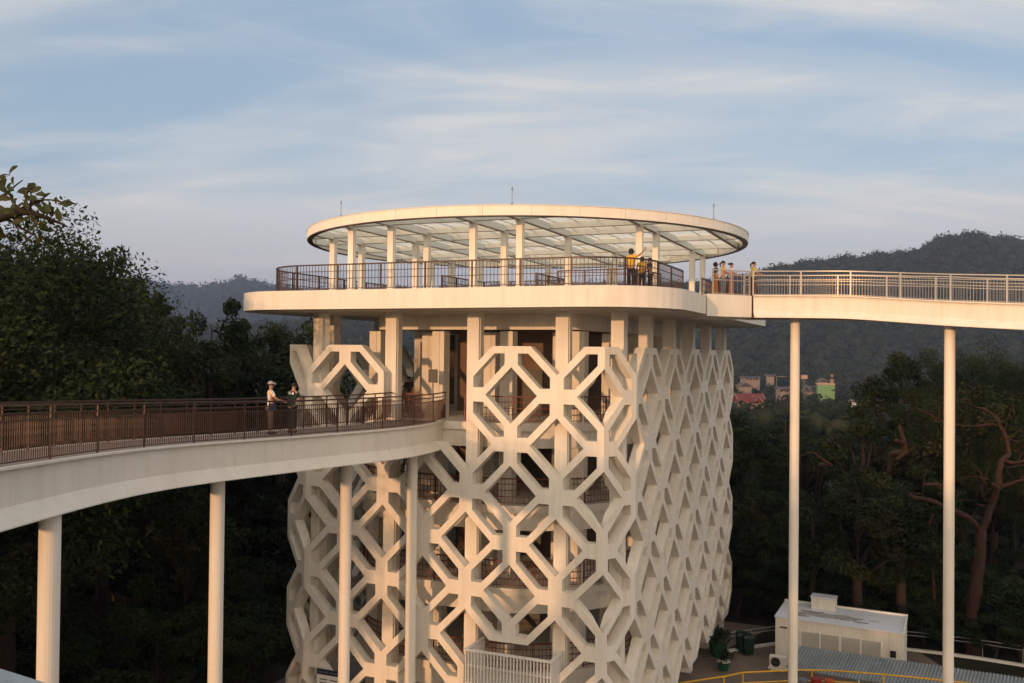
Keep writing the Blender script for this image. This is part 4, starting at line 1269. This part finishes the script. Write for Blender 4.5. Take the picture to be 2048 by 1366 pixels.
# ---- far wood and hills
def blob(seed, sub=2):
    bm = bmesh.new(); bmesh.ops.create_icosphere(bm, subdivisions=sub, radius=1.0)
    for v in bm.verts:
        d = v.co.normalized()
        n_ = mnoise.noise(d * 2.1 + Vector((seed * 7.3, 0, 0))) * .34 + mnoise.noise(d * 5.2 + Vector((seed * 3.1, 5, 0))) * .20
        v.co = d * (1 + n_)
        v.co.z *= .9
    V = np.array([v.co[:] for v in bm.verts]); Fc = np.array([[v.index for v in f.verts] for f in bm.faces])
    bm.free(); return V, Fc
BL = [blob(s, 1) for s in range(5)]
def canopy(name, pts, radii, label, n_each=46, lf=.42):
    pts = np.array(pts, float); radii = np.array(radii, float)
    V, Fc = BL[0]
    # solid cores keep the mass closed, leaf clumps break its surface
    Vs, Fs, o = [], [], 0
    for k, (p_, r_) in enumerate(zip(pts, radii)):
        V, Fc = BL[k % 5]
        a = rng.uniform(0, 6.28); c, s = math.cos(a), math.sin(a)
        W_ = np.stack([V[:, 0] * c - V[:, 1] * s, V[:, 0] * s + V[:, 1] * c, V[:, 2]], 1) * r_ * .78 + p_
        Vs.append(W_); Fs.append(Fc + o); o += len(V)
    V = np.concatenate(Vs); Fc = np.concatenate(Fs)
    g = np.random.default_rng(len(pts))
    N = len(pts) * n_each
    C = np.repeat(pts, n_each, 0); RR = np.repeat(radii, n_each)
    d = g.normal(size=(N, 3)); d[:, 2] = np.abs(d[:, 2]) * .9 - .15; d /= np.linalg.norm(d, axis=1)[:, None]
    lump = 1 + .22 * np.sin(d[:, 0] * 5 + C[:, 0]) * np.sin(d[:, 1] * 5 + C[:, 1])
    P = C + d * (RR * g.uniform(.72, 1.08, N) * lump)[:, None]
    nr = d + g.normal(size=(N, 3)) * .55; nr /= np.linalg.norm(nr, axis=1)[:, None]
    t = np.cross(nr, g.normal(size=(N, 3))); t /= np.linalg.norm(t, axis=1)[:, None]
    b = np.cross(nr, t); L = (RR * lf * g.uniform(.5, 1.2, N))[:, None]
    Q = np.stack([P - t * L * .6, P + b * L * .45, P + t * L * .6], 1).reshape(-1, 3)
    T = np.arange(3 * N).reshape(-1, 3) + len(V)
    V = np.concatenate([V, Q]).astype(np.float32); Fc = np.concatenate([Fc, T]).astype(np.int32)
    me = bpy.data.meshes.new(name)
    me.vertices.add(len(V)); me.loops.add(len(Fc) * 3); me.polygons.add(len(Fc))
    me.vertices.foreach_set('co', V.ravel()); me.loops.foreach_set('vertex_index', Fc.ravel())
    me.polygons.foreach_set('loop_start', np.arange(0, len(Fc) * 3, 3, dtype=np.int32)); me.polygons.foreach_set('loop_total', np.full(len(Fc), 3, dtype=np.int32))
    me.materials.append(M['canopy_far']); me.update(calc_edges=True)
    print('canopy', name, len(pts), len(Fc))
    return link(name, me, kind='stuff', label=label, cat='wood')
def hill(prof, D, r0, depth, name, label, sp, rad, jag):
    xs = [p_[0] for p_ in prof]; zs = []
    for (x, y) in prof: zs.append(at(x, y, D).z)
    ns, nr = 150, 34
    def hz_(px, r):
        z = np.interp(px, xs, zs) - rad * .9
        if r <= D: t_ = max(0, (r - r0) / (D - r0)); f = t_ * t_ * (3 - 2 * t_) * .55 + .45 * t_
        else: t_ = min(1, (r - D) / depth); f = 1 - .9 * t_
        n_ = mnoise.noise(Vector((px * .012, r * .006, 2.0))) * .10 + mnoise.noise(Vector((px * .03, r * .015, 9.0))) * .045
        return -12 + (z + 12) * f * (1 + n_ * (1 - abs(2 * f - 1)) * 2)
    def pos(px, r):
        q = at(px, 690, r); return (q.x, q.y, hz_(px, r))
    pxs = np.linspace(xs[0], xs[-1], ns); rr = np.concatenate([np.linspace(r0 * .92, D, nr - 6), np.linspace(D, D + depth, 8)[1:]])
    vs = [pos(px, r) for r in rr for px in pxs]
    fs = [(i * ns + k, i * ns + k + 1, (i + 1) * ns + k + 1, (i + 1) * ns + k) for i in range(len(rr) - 1) for k in range(ns - 1)]
    me = bpy.data.meshes.new(name); me.from_pydata(vs, [], fs); me.materials.append(M['canopy_far'])
    link(name, me, kind='structure')
    pts, rd = [], []
    r = r0
    while r < D + rad * 2:
        dpx = sp * F_PX / r
        px = xs[0]
        while px < xs[-1]:
            a, b = px + rng.uniform(-.5, .5) * dpx, r + rng.uniform(-.5, .5) * sp
            x, y, z = pos(a, b)
            k = rad * rng.uniform(.55, 1.25)
            pts.append((x, y, z + k * .35)); rd.append(k)
            px += dpx
        r += sp
    canopy('hill_wood', pts, rd, label)
    return pos
hill([(900, 640), (1100, 600), (1300, 574), (1440, 560), (1530, 539), (1570, 529), (1610, 523), (1680, 516), (1740, 509), (1800, 504), (1826, 502), (1850, 490), (1880, 475), (1910, 467), (1930, 466), (1960, 470), (2000, 474), (2048, 478), (2200, 490), (2500, 540)],
     1250, 620, 300, 'hill', 'hazy dark green forest covering the near hill on the right', 15, 9.5, 1)
hill([(-500, 575), (-200, 560), (0, 552), (150, 560), (240, 560), (268, 557), (300, 561), (345, 570), (400, 573), (440, 568), (462, 560), (482, 556), (505, 560), (530, 570), (555, 574), (620, 580), (800, 576), (1000, 572), (1200, 568), (1400, 566), (1600, 575), (1800, 590)],
     2700, 1500, 500, 'hill', 'pale blue forest covering the distant hills on the left', 34, 21, 1)
hill([(-500, 660), (0, 650), (300, 650), (450, 655), (600, 640), (750, 632), (900, 640), (1050, 650), (1200, 655)], 1150, 480, 300, 'hill', 'dim forest on the low ridge behind the tower', 17, 9.5, 1)
# valley wood between the near trees and the hills
pts, rd = [], []
r = 125
while r < 680:
    sp = 6.0 + r * .012
    dpx = sp * F_PX / r
    px = -150
    while px < 2250:
        a, b = px + rng.uniform(-.5, .5) * dpx, r + rng.uniform(-.5, .5) * sp
        px += dpx
        q = at(a, 700, b)
        town = (a > 1455 and a < 1720 and 330 < b < 560)
        if town and rng.random() < .15: continue
        if 640 < a < 1150 and b < 240: continue
        if a > 1440 and b < 215: continue
        k = sp * rng.uniform(.36, .7)
        z = CAM_Z - rng.uniform(104, 128) * b / F_PX - k * .6 if b < 330 else GZ(q.x, q.y) + (1.0 + 6.5 * rng.random()) * (1.0 if not town else .25)
        pts.append((q.x, q.y, z)); rd.append(k)
    r += sp * .9
canopy('valley_wood', pts, rd, 'dark treetops filling the valley towards the hills')

# ================================================================== PEOPLE
def plain(name, col, rough=.75):
    if name not in M: mat(name, col, rough, .18, 14)
    return name
td = mat('tie_dye', (.8, .75, .8), .8, .1, 6)
_r = [n for n in td.node_tree.nodes if n.type == 'VALTORGB'][0]
_e = _r.color_ramp.elements
_e[0].position, _e[0].color = .30, (.75, .16, .03, 1)
_e[1].position, _e[1].color = .70, (.45, .35, .75, 1)
for pos, c in ((.40, (.85, .45, .10)), (.47, (.80, .75, .70)), (.55, (.35, .60, .75)), (.62, (.80, .75, .78))):
    x_ = _e.new(pos); x_.color = (*c, 1)
def skin_mesh(name, verts, edges, radii, m, root=0, sub=1):
    me = bpy.data.meshes.new(name + '_cage')
    me.from_pydata([tuple(v) for v in verts], edges, [])
    o = bpy.data.objects.new(name + '_cage', me)
    COL.objects.link(o)
    md = o.modifiers.new('skin', 'SKIN')
    md.use_smooth_shade = True
    lay = me.skin_vertices[0].data if me.skin_vertices else None
    if lay is None:
        bm = bmesh.new(); bm.from_mesh(me); bm.verts.layers.skin.verify(); bm.to_mesh(me); bm.free()
        lay = me.skin_vertices[0].data
    for i, r_ in enumerate(radii):
        lay[i].radius = r_ if isinstance(r_, tuple) else (r_, r_)
        lay[i].use_root = (i == root)
    ss = o.modifiers.new('sub', 'SUBSURF'); ss.levels = sub; ss.render_levels = sub
    dg = bpy.context.evaluated_depsgraph_get()
    ev = o.evaluated_get(dg)
    out = bpy.data.meshes.new_from_object(ev)
    out.name = name
    out.materials.clear(); out.materials.append(M[m])
    bpy.data.objects.remove(o); bpy.data.meshes.remove(me)
    return out
def ellipsoid(mb, c, r, n=10, zmin=-1.0, mi=0):
    vs, fs = [], []
    for i in range(n + 1):
        t_ = max(zmin, -1 + 2 * i / n); rr_ = math.sqrt(max(0, 1 - t_ * t_)) + 1e-3
        for k in range(12):
            a = 2 * math.pi * k / 12
            vs.append((c[0] + r[0] * rr_ * math.cos(a), c[1] + r[1] * rr_ * math.sin(a), c[2] + r[2] * t_))
    for i in range(n):
        for k in range(12):
            fs.append((i * 12 + k, i * 12 + (k + 1) % 12, (i + 1) * 12 + (k + 1) % 12, (i + 1) * 12 + k))
    fs.append(tuple(range(11, -1, -1))); fs.append(tuple(n * 12 + k for k in range(12)))
    mb.add(vs, fs, mi)
DOWN = ((-.24, -.02, 1.13), (-.25, .06, .90)), ((.24, -.02, 1.13), (.25, .06, .90))
LEAN = ((-.22, .12, 1.16), (-.17, .36, 1.08)), ((.22, .12, 1.16), (.17, .36, 1.08))
def person(loc, face, h, label, top, bottom, skirt=False, arms=DOWN, hair='short', cap=None, head=(0, 0), step=0.0, lean=0.0, shoe='dark', extra=None, sleeve=.75):
    s = h / 1.70
    t = empty('person', loc, face, label=label, cat='person')
    t.scale = (s, s, s)
    def L(z): return lean * max(0, z - .9)
    hx, hy = head
    V = [(0, L(.95), .95), (0, L(1.12), 1.12), (0, L(1.33), 1.33), (0, L(1.46) + .005, 1.46), (hx * .5, L(1.56) + .02, 1.555), (hx, L(1.65) + .02 + hy, 1.635)]
    Rr = [(.145, .105), (.125, .095), (.155, .105), (.05, .052), (.070, .082), (.072, .085)]
    E_ = [(0, 1), (1, 2), (2, 3), (3, 4), (4, 5)]
    hands = []
    for sd, (el, wr) in zip((-1, 1), arms):
        i = len(V)
        el = (el[0], el[1] + L(el[2]), el[2]); wr = (wr[0], wr[1] + L(wr[2]), wr[2])
        V += [(sd * .165, L(1.38), 1.385), el, wr]
        Rr += [.056, .042, .030]
        E_ += [(2, i), (i, i + 1), (i + 1, i + 2)]
        d = (Vector(wr) - Vector(el)).normalized()
        V.append(tuple(Vector(wr) + d * .075)); Rr.append((.040, .022)); E_.append((i + 2, i + 3))
        hands.append((Vector(wr) + d * .09, d, sd))
    for sd in (-1, 1):
        i = len(V); fy = step * sd
        V += [(sd * .085, 0, .86), (sd * .095, .02 + fy * .5, .48), (sd * .10, fy - .01, .085), (sd * .105, fy + .12, .035)]
        Rr += [(.085, .09), (.060, .065), (.040, .045), (.042, .03)]
        E_ += [(0, i), (i, i + 1), (i + 1, i + 2), (i + 2, i + 3)]
    body = skin_mesh('body', V, E_, Rr, 'skin')
    # fingers, nose, eyes, ears and mouth are grown onto the same mesh
    mb = MB()
    for (c, d, sd) in hands:
        sid = d.orthogonal().normalized()
        pn = d.cross(sid)
        for k, (off, ln) in enumerate(((-.027, .062), (-.009, .075), (.009, .072), (.027, .055))):
            b = c + sid * off
            mb.tube([b, b + d * ln * .55, b + d * ln * .95 + pn * .02], [.0095, .0085, .006], 5)
        b = c - d * .05 + sid * (.036)
        mb.tube([b, b + sid * .03 + d * .03, b + sid * .035 + d * .06], [.011, .0095, .007], 5)
    hc = Vector((hx * .8, L(1.6) + .02 + hy * .5, 1.60))
    mb.tube([hc + Vector((0, .075, .01)), hc + Vector((0, .108, -.022)), hc + Vector((0, .078, -.03))], [.008, .016, .01], 6)
    for sd in (-1, 1):
        ellipsoid(mb, hc + Vector((sd * .078, -.005, -.005)), (.012, .024, .034), 6)
        ellipsoid(mb, hc + Vector((sd * .03, .080, .012)), (.013, .008, .008), 5, mi=1)
    mb.tube([hc + Vector((-.024, .082, -.055)), hc + Vector((0, .090, -.055)), hc + Vector((.024, .082, -.055))], .006, 5, mi=2)
    ex = mb.mesh('bits', ['skin', 'hair', 'red_plastic'])
    bm = bmesh.new(); bm.from_mesh(body); bm.from_mesh(ex); bm.to_mesh(body); bm.free()
    body.materials.append(M['hair']); body.materials.append(M['red_plastic'])
    for p_ in body.polygons: p_.use_smooth = True
    bpy.data.meshes.remove(ex)
    link('body', body, t)
    # shirt
    SV = [(0, L(.90), .90), (0, L(1.0), 1.0), (0, L(1.14), 1.14), (0, L(1.34), 1.34), (0, L(1.44), 1.435)]
    SR = [(.160, .125), (.152, .118), (.142, .112), (.170, .122), (.075, .075)]
    SE = [(0, 1), (1, 2), (2, 3), (3, 4)]
    for sd, (el, wr) in zip((-1, 1), arms):
        i = len(SV)
        sh = Vector((sd * .165, L(1.38), 1.385)); e2_ = Vector((el[0], el[1] + L(el[2]), el[2]))
        SV += [tuple(sh), tuple(sh.lerp(e2_, sleeve))]
        SR += [.070, .060]; SE += [(3, i), (i, i + 1)]
    link('shirt', skin_mesh('shirt', SV, SE, SR, top), t)
    if skirt:
        vs, fs = [], []
        prof = [(1.0, .150, .118), (.9, .185, .150), (.6, .205, .175), (.25, .225, .20), (.12, .23, .205), (.12, .20, .18)]
        for (z, a, b) in prof:
            for k in range(16):
                an = 2 * math.pi * k / 16; w_ = 1 + .05 * math.sin(an * 5) * (1 - z)
                vs.append((a * w_ * math.cos(an), L(z) + b * w_ * math.sin(an), z))
        for i in range(len(prof) - 1):
            for k in range(16): fs.append((i * 16 + k, i * 16 + (k + 1) % 16, (i + 1) * 16 + (k + 1) % 16, (i + 1) * 16 + k))
        m_ = MB(); m_.add(vs, fs); link('skirt', m_.mesh('skirt', bottom, True), t)
    else:
        PV = [(0, L(.95), .97)]; PR = [(.150, .115)]; PE = []
        for sd in (-1, 1):
            i = len(PV); fy = step * sd
            PV += [(sd * .085, 0, .85), (sd * .095, .02 + fy * .5, .48), (sd * .10, fy - .01, .12)]
            PR += [(.098, .102), (.076, .080), (.062, .066)]
            PE += [(0, i), (i, i + 1), (i + 1, i + 2)]
        link('trousers', skin_mesh('trousers', PV, PE, PR, bottom), t)
    for sd in (-1, 1):
        m_ = MB(); fy = step * sd
        ellipsoid(m_, (sd * .105, fy + .06, .04), (.05, .135, .045), 6); link('shoe', m_.mesh('shoe', shoe, True), t)
    m_ = MB()
    hcx = (hx * .9, L(1.63) + .005 + hy, 1.635)
    if hair == 'short': ellipsoid(m_, hcx, (.088, .100, .092), 10, -.25)
    if hair == 'bob': ellipsoid(m_, (hcx[0], hcx[1] - .01, hcx[2] - .035), (.118, .118, .135), 10, -.8)
    if hair == 'bun':
        ellipsoid(m_, hcx, (.090, .102, .095), 10, -.35); ellipsoid(m_, (hcx[0], hcx[1] - .12, hcx[2] + .02), (.05, .05, .05), 8)
    if hair == 'tail':
        ellipsoid(m_, hcx, (.090, .102, .095), 10, -.35)
        m_.tube([(hcx[0], hcx[1] - .08, hcx[2]), (hcx[0], hcx[1] - .15, hcx[2] - .06), (hcx[0], hcx[1] - .13, hcx[2] - .25)], [.035, .045, .012], 8)
    link('hair', m_.mesh('hair', 'hair', True), t)
    if cap:
        m_ = MB(); ellipsoid(m_, (hcx[0], hcx[1], hcx[2] + .015), (.094, .106, .100), 10, -.05)
        m_.tube([(hcx[0], hcx[1] + .09, hcx[2] + .02), (hcx[0], hcx[1] + .17, hcx[2] + .0)], [.05, .03], 10)
        link('cap', m_.mesh('cap', cap, True), t)
    if extra: extra(t, L)
    return t
plain('mustard', (.62, .36, .035)); plain('yellow_olive', (.50, .40, .10)); plain('dark_green', (.018, .035, .030)); plain('black_cloth', (.015, .015, .018))
plain('maroon', (.065, .022, .020)); plain('brown_skirt', (.20, .085, .030)); plain('jeans', (.10, .13, .18)); plain('white_cloth', (.68, .67, .68)); plain('pattern_skirt', (.18, .06, .03)); plain('cap_grey', (.36, .32, .30)); plain('khaki', (.10, .075, .055))
def strap(t, L):
    MB_ = MB(); MB_.tube([(-.16, .02, 1.42), (-.02, -.125, 1.25), (.16, -.06, 1.0), (.17, .06, .95)], .016, 6); link('bag_strap', MB_.mesh('bag_strap', 'sign_blue', True), t)
    MB_ = MB(); MB_.box((.20, .02, .90), (.07, .22, .2)); link('shoulder_bag', MB_.mesh('shoulder_bag', 'sign_blue'), t)
def patch(t, L):
    y = L(1.34) - .128
    MB_ = MB(); MB_.box((.05, y, 1.37), (.07, .012, .07)); link('shirt_print', MB_.mesh('shirt_print', 'white_paint'), t)
    MB_ = MB(); MB_.box((-.06, y, 1.355), (.10, .012, .03)).box((-.06, y, 1.39), (.06, .012, .02)); link('shirt_print', MB_.mesh('shirt_print', 'white_paint'), t)
def on_path(path, px):
    return min(path, key=lambda p_: abs(1024 + F_PX * p_.x / p_.y - px))
lc = [(a + b) / 2 for a, b in zip(lnear, lfar)]
q = on_path([c for c in lc if c.y > 22], 545); z_ = q.z
a = at(541, 800, q.y + .1)
person((a.x, a.y, z_ - .01), R(-62), 1.72, 'person in a tie-dye shirt and grey cap on the lower walkway', 'tie_dye', 'khaki', arms=LEAN, cap='cap_grey', extra=strap)
a = at(584, 800, q.y + .75)
person((a.x, a.y, z_ - .02), R(-12), 1.66, 'person in a dark green shirt with white print leaning on the lower walkway rail', 'dark_green', 'black_cloth', arms=LEAN, lean=.18, extra=patch)
dz = DECK_T + .03
a = at(1262, 540, 34.6)
person((a.x, a.y, dz), R(-20), 1.58, 'woman in a mustard shirt raising one arm on the roof deck', 'mustard', 'black_cloth', hair='bob',
       arms=(((-.26, .0, 1.15), (-.22, .14, 1.0)), ((.36, .10, 1.46), (.50, .22, 1.68))))
a = at(1284, 540, 35.4)
person((a.x, a.y, dz), R(150), 1.36, 'shorter person in a long yellow top behind the bars near the raised arm', 'mustard', 'black_cloth', hair='bob', arms=LEAN)
a = at(1300, 540, 36.3)
person((a.x, a.y, dz), R(100), 1.42, 'person in black leaning at the deck railing corner', 'black_cloth', 'black_cloth', hair='short', arms=LEAN)
lz = 18.925
for (px, Y, h, fa, lab, tp, bt_, sk, hr, ar) in (
        (1431, 39.6, 1.54, -80, 'woman in a dark green top and brown skirt, leftmost of the four on the landing', 'dark_green', 'brown_skirt', True, 'bob', DOWN),
        (1446, 39.3, 1.57, -95, 'woman in a yellow top and blue trousers on the landing', 'mustard', 'jeans', False, 'tail', LEAN),
        (1462, 39.7, 1.53, -85, 'woman in a white top and patterned skirt on the landing', 'white_cloth', 'pattern_skirt', True, 'bun', LEAN),
        (1507, 39.6, 1.58, -85, 'woman in a yellow top and maroon skirt at the start of the upper walkway', 'yellow_olive', 'maroon', True, 'tail', LEAN)):
    a = at(px, 560, Y)
    person((a.x, a.y, lz), R(fa), h, lab, tp, bt_, sk, ar, hr)
a = at(818, 730, 42.5)
person((a.x, a.y, 13.5), R(200), 1.68, 'person in black standing inside the topmost lattice floor', 'black_cloth', 'khaki')

# ================================================================== TOWN IN THE VALLEY
def gable(t, c, w, d, hw, hr, rz, wallm, roofm, over=.6, sub='roof', z_cut=6):
    X = Vector((math.cos(rz), math.sin(rz), 0)); Y = Vector((-math.sin(rz), math.cos(rz), 0)); c = Vector(c)
    MB().box(c + Vector((0, 0, hw / 2 - z_cut / 2)), (w, d, hw + z_cut), rz).build('wall', wallm, t)
    mb = MB()
    for (o_, th) in ((0, 0), ):
        A = [c + X * sx * (w / 2 + over) + Y * sy * (d / 2 + over) + Vector((0, 0, hw)) for sx, sy in ((-1, -1), (1, -1), (1, 1), (-1, 1))]
        r0, r1 = c - X * (w / 2 + over) + Vector((0, 0, hw + hr)), c + X * (w / 2 + over) + Vector((0, 0, hw + hr))
        mb.add(A + [r0, r1], [(0, 1, 5, 4), (2, 3, 4, 5), (0, 4, 3), (1, 2, 5), (3, 2, 1, 0)])
    rf = mb.build(sub, roofm, t)
    for sx in (-1, 1):
        e_ = MB()
        for sy in (-1, 1):
            e_.beam(c + X * sx * (w / 2 + over + .1) + Y * sy * (d / 2 + over) + Vector((0, 0, hw)), c + X * sx * (w / 2 + over + .1) + Vector((0, 0, hw + hr + .15)), 0.22, .22)
        e_.build('barge_board', 'cream_wall', rf)
    return X, Y, c
def house(px, py, Y, label, w, d, hw, hr, rz, wallm, roofm, porch=False, name='house', wins=3):
    w *= .85; hw *= .8; hr *= .85
    c = at(px, py, Y)
    t = empty(name, c, label=label, cat='house')
    X, Yv, c = gable(t, c, w, d, hw, hr, rz, wallm, roofm)
    if porch:
        pc = c - Yv * (d / 2 + 1.0) + X * (w * .12)
        gable(t, pc, 4.0, 3.0, hw - .2, hr * .75, rz + math.pi / 2, wallm, roofm, .5, 'porch_roof')
    for k in range(wins):
        f = (k + .5) / wins - .5
        wn_ = MB().box(c + X * (f * w * .85) - Yv * (d / 2 + .03) + Vector((0, 0, hw * .52)), (1.1, .1, 1.2), rz).build('window', 'cream_wall', t)
        MB().box(c + X * (f * w * .85) - Yv * (d / 2 + .09) + Vector((0, 0, hw * .52)), (.85, .04, .95), rz).build('pane', 'glass_dark', wn_)
    MB().box(c + X * (w * .3) - Yv * (d / 2 + .04) + Vector((0, 0, 1.0)), (.9, .1, 2.0), rz).build('door', 'tile_dark', t)
    return t
house(1497, 811, 330, 'red-roofed house with white gable boards in the valley', 11.0, 6.0, 1.9, 3.4, R(8), 'cream_wall', 'tile_red', True)
house(1488, 779, 430, 'small white gabled house above the red-roofed one', 5.0, 6, 2.0, 2.2, R(95), 'cream_wall', 'tile_dark')
house(1500, 760, 520, 'long pale-edged low house highest on the left of the town', 11.0, 6, 1.3, 1.2, R(12), 'cream_wall', 'tile_dark', wins=4)
house(1540, 754, 560, 'tiny pale house at the top of the town', 5, 5, 1.0, .9, R(-8), 'cream_wall', 'tile_dark', wins=2)
house(1565, 783, 420, 'pale-walled house just left of the nearer pier', 5.0, 6, 1.7, 1.1, R(5), 'cream_wall', 'tile_dark')
house(1627, 790, 440, 'dark-roofed house left of the green block', 8, 7, 2.0, 3.6, R(20), 'cream_wall', 'tile_dark')
house(1644, 768, 480, 'little pink-gabled house peeping over the green block', 3.6, 4, 1.6, 2.0, R(92), 'cream_wall', 'tile_dark')
house(1712, 811, 300, 'small white shed among the trees right of the green block', 2.6, 2.2, 1.6, .7, R(4), 'white_paint', 'tile_dark', wins=1)
# green block
gq = at(1657, 806, 400)
gt = empty('green_building', gq, label='tall bright green block with a tan side in the valley', cat='building')
gw = 33 * 400 / F_PX; gh = 36 * 400 / F_PX; ga_ = R(-14)
gX, gY = Vector((math.cos(ga_), math.sin(ga_), 0)), Vector((-math.sin(ga_), math.cos(ga_), 0))
gc = gq - gX * 1.1 + gY * 4
MB().box(gc + Vector((0, 0, gh / 2 - 4)), (gw, 8, gh + 8), ga_).build('wall', 'green_joint', gt)
for r_ in range(6):
    z0, z1 = gh * r_ / 6 + .05, gh * (r_ + 1) / 6 - .10
    MB().box(gc - gY * 4.04 + Vector((0, 0, (z0 + z1) / 2)), (gw - .1, .1, z1 - z0), ga_).build('cladding_panel', 'green_wall', gt)
    MB().box(gc + gX * (gw / 2 + .05) + Vector((0, 0, (z0 + z1) / 2)), (.1, 7.8, z1 - z0), ga_).build('side_panel', 'tan_wall', gt)
MB().box(gc + Vector((0, 0, gh + .35)), (gw + .5, 8.5, .6), ga_).build('cornice', 'tan_wall', gt)
sq = gc + gX * (gw / 2 - .6) + gY * 2
MB().box(sq + Vector((0, 0, gh + 1.5)), (1.6, 1.6, 1.8), ga_).build('roof_hut', 'cream_wall', gt)
MB().box(sq + Vector((0, 0, gh + 2.55)), (2.2, 2.2, .3), ga_).build('hut_roof', 'tile_red', gt)
m_ = MB(); ellipsoid(m_, tuple(sq + Vector((0, 0, gh + 4.0))), (.6, .6, .7)); m_.build('finial', 'cream_wall', gt)
MB().tube([sq + Vector((0, 0, gh + 2.7)), sq + Vector((0, 0, gh + 3.5))], .12, 6).build('finial_stem', 'cream_wall', gt)
# water tower and mast
wq = at(1608, 800, 400); wt = empty('water_tower', wq, label='slender water tower with a pale square tank left of the green block', cat='tower')
for sx in (-.5, .5):
    for sy in (-.5, .5): MB().tube([wq + Vector((sx, sy, -5)), wq + Vector((sx * .8, sy * .8, 9.4))], .10, 6).build('leg', 'grey_board', wt)
MB().box(wq + Vector((0, 0, 10.3)), (2.4, 2.0, 1.7)).build('tank', 'tan_wall', wt)
MB().box(wq + Vector((0, 0, 5)), (1.2, 1.2, .15)).build('brace', 'grey_board', wt)
mq = at(1553, 782, 450); mt_ = empty('flag_mast', mq, label='thin pale mast left of the nearer right pier', cat='mast')
MB().tube([mq + Vector((0, 0, -5)), mq + Vector((0, 0, 7.4))], .13, 6).build('pole', 'cream_wall', mt_)
MB().beam(mq + Vector((0, 0, 7.3)), mq + Vector((5, 0, 7.3)), .2, .25).build('arm', 'cream_wall', mt_)

# ================================================================== HAZE
hb = MB(); hb.box((0, 2010, 114), (9400, 4580, 270))
hme = hb.mesh('haze', 'soil'); hme.materials.clear()
hm = bpy.data.materials.new('haze'); hm.use_nodes = True
hn = hm.node_tree.nodes; hn.clear()
ho = hn.new('ShaderNodeOutputMaterial'); hv = hn.new('ShaderNodeVolumePrincipled')
hv.inputs['Color'].default_value = (0.42, 0.60, 1.0, 1)
hv.inputs['Density'].default_value = 1.5e-4
hv.inputs['Anisotropy'].default_value = 0.0
hm.node_tree.links.new(hv.outputs[0], ho.inputs['Volume'])
hme.materials.append(hm)
hz_o = link('haze', hme, kind='stuff')
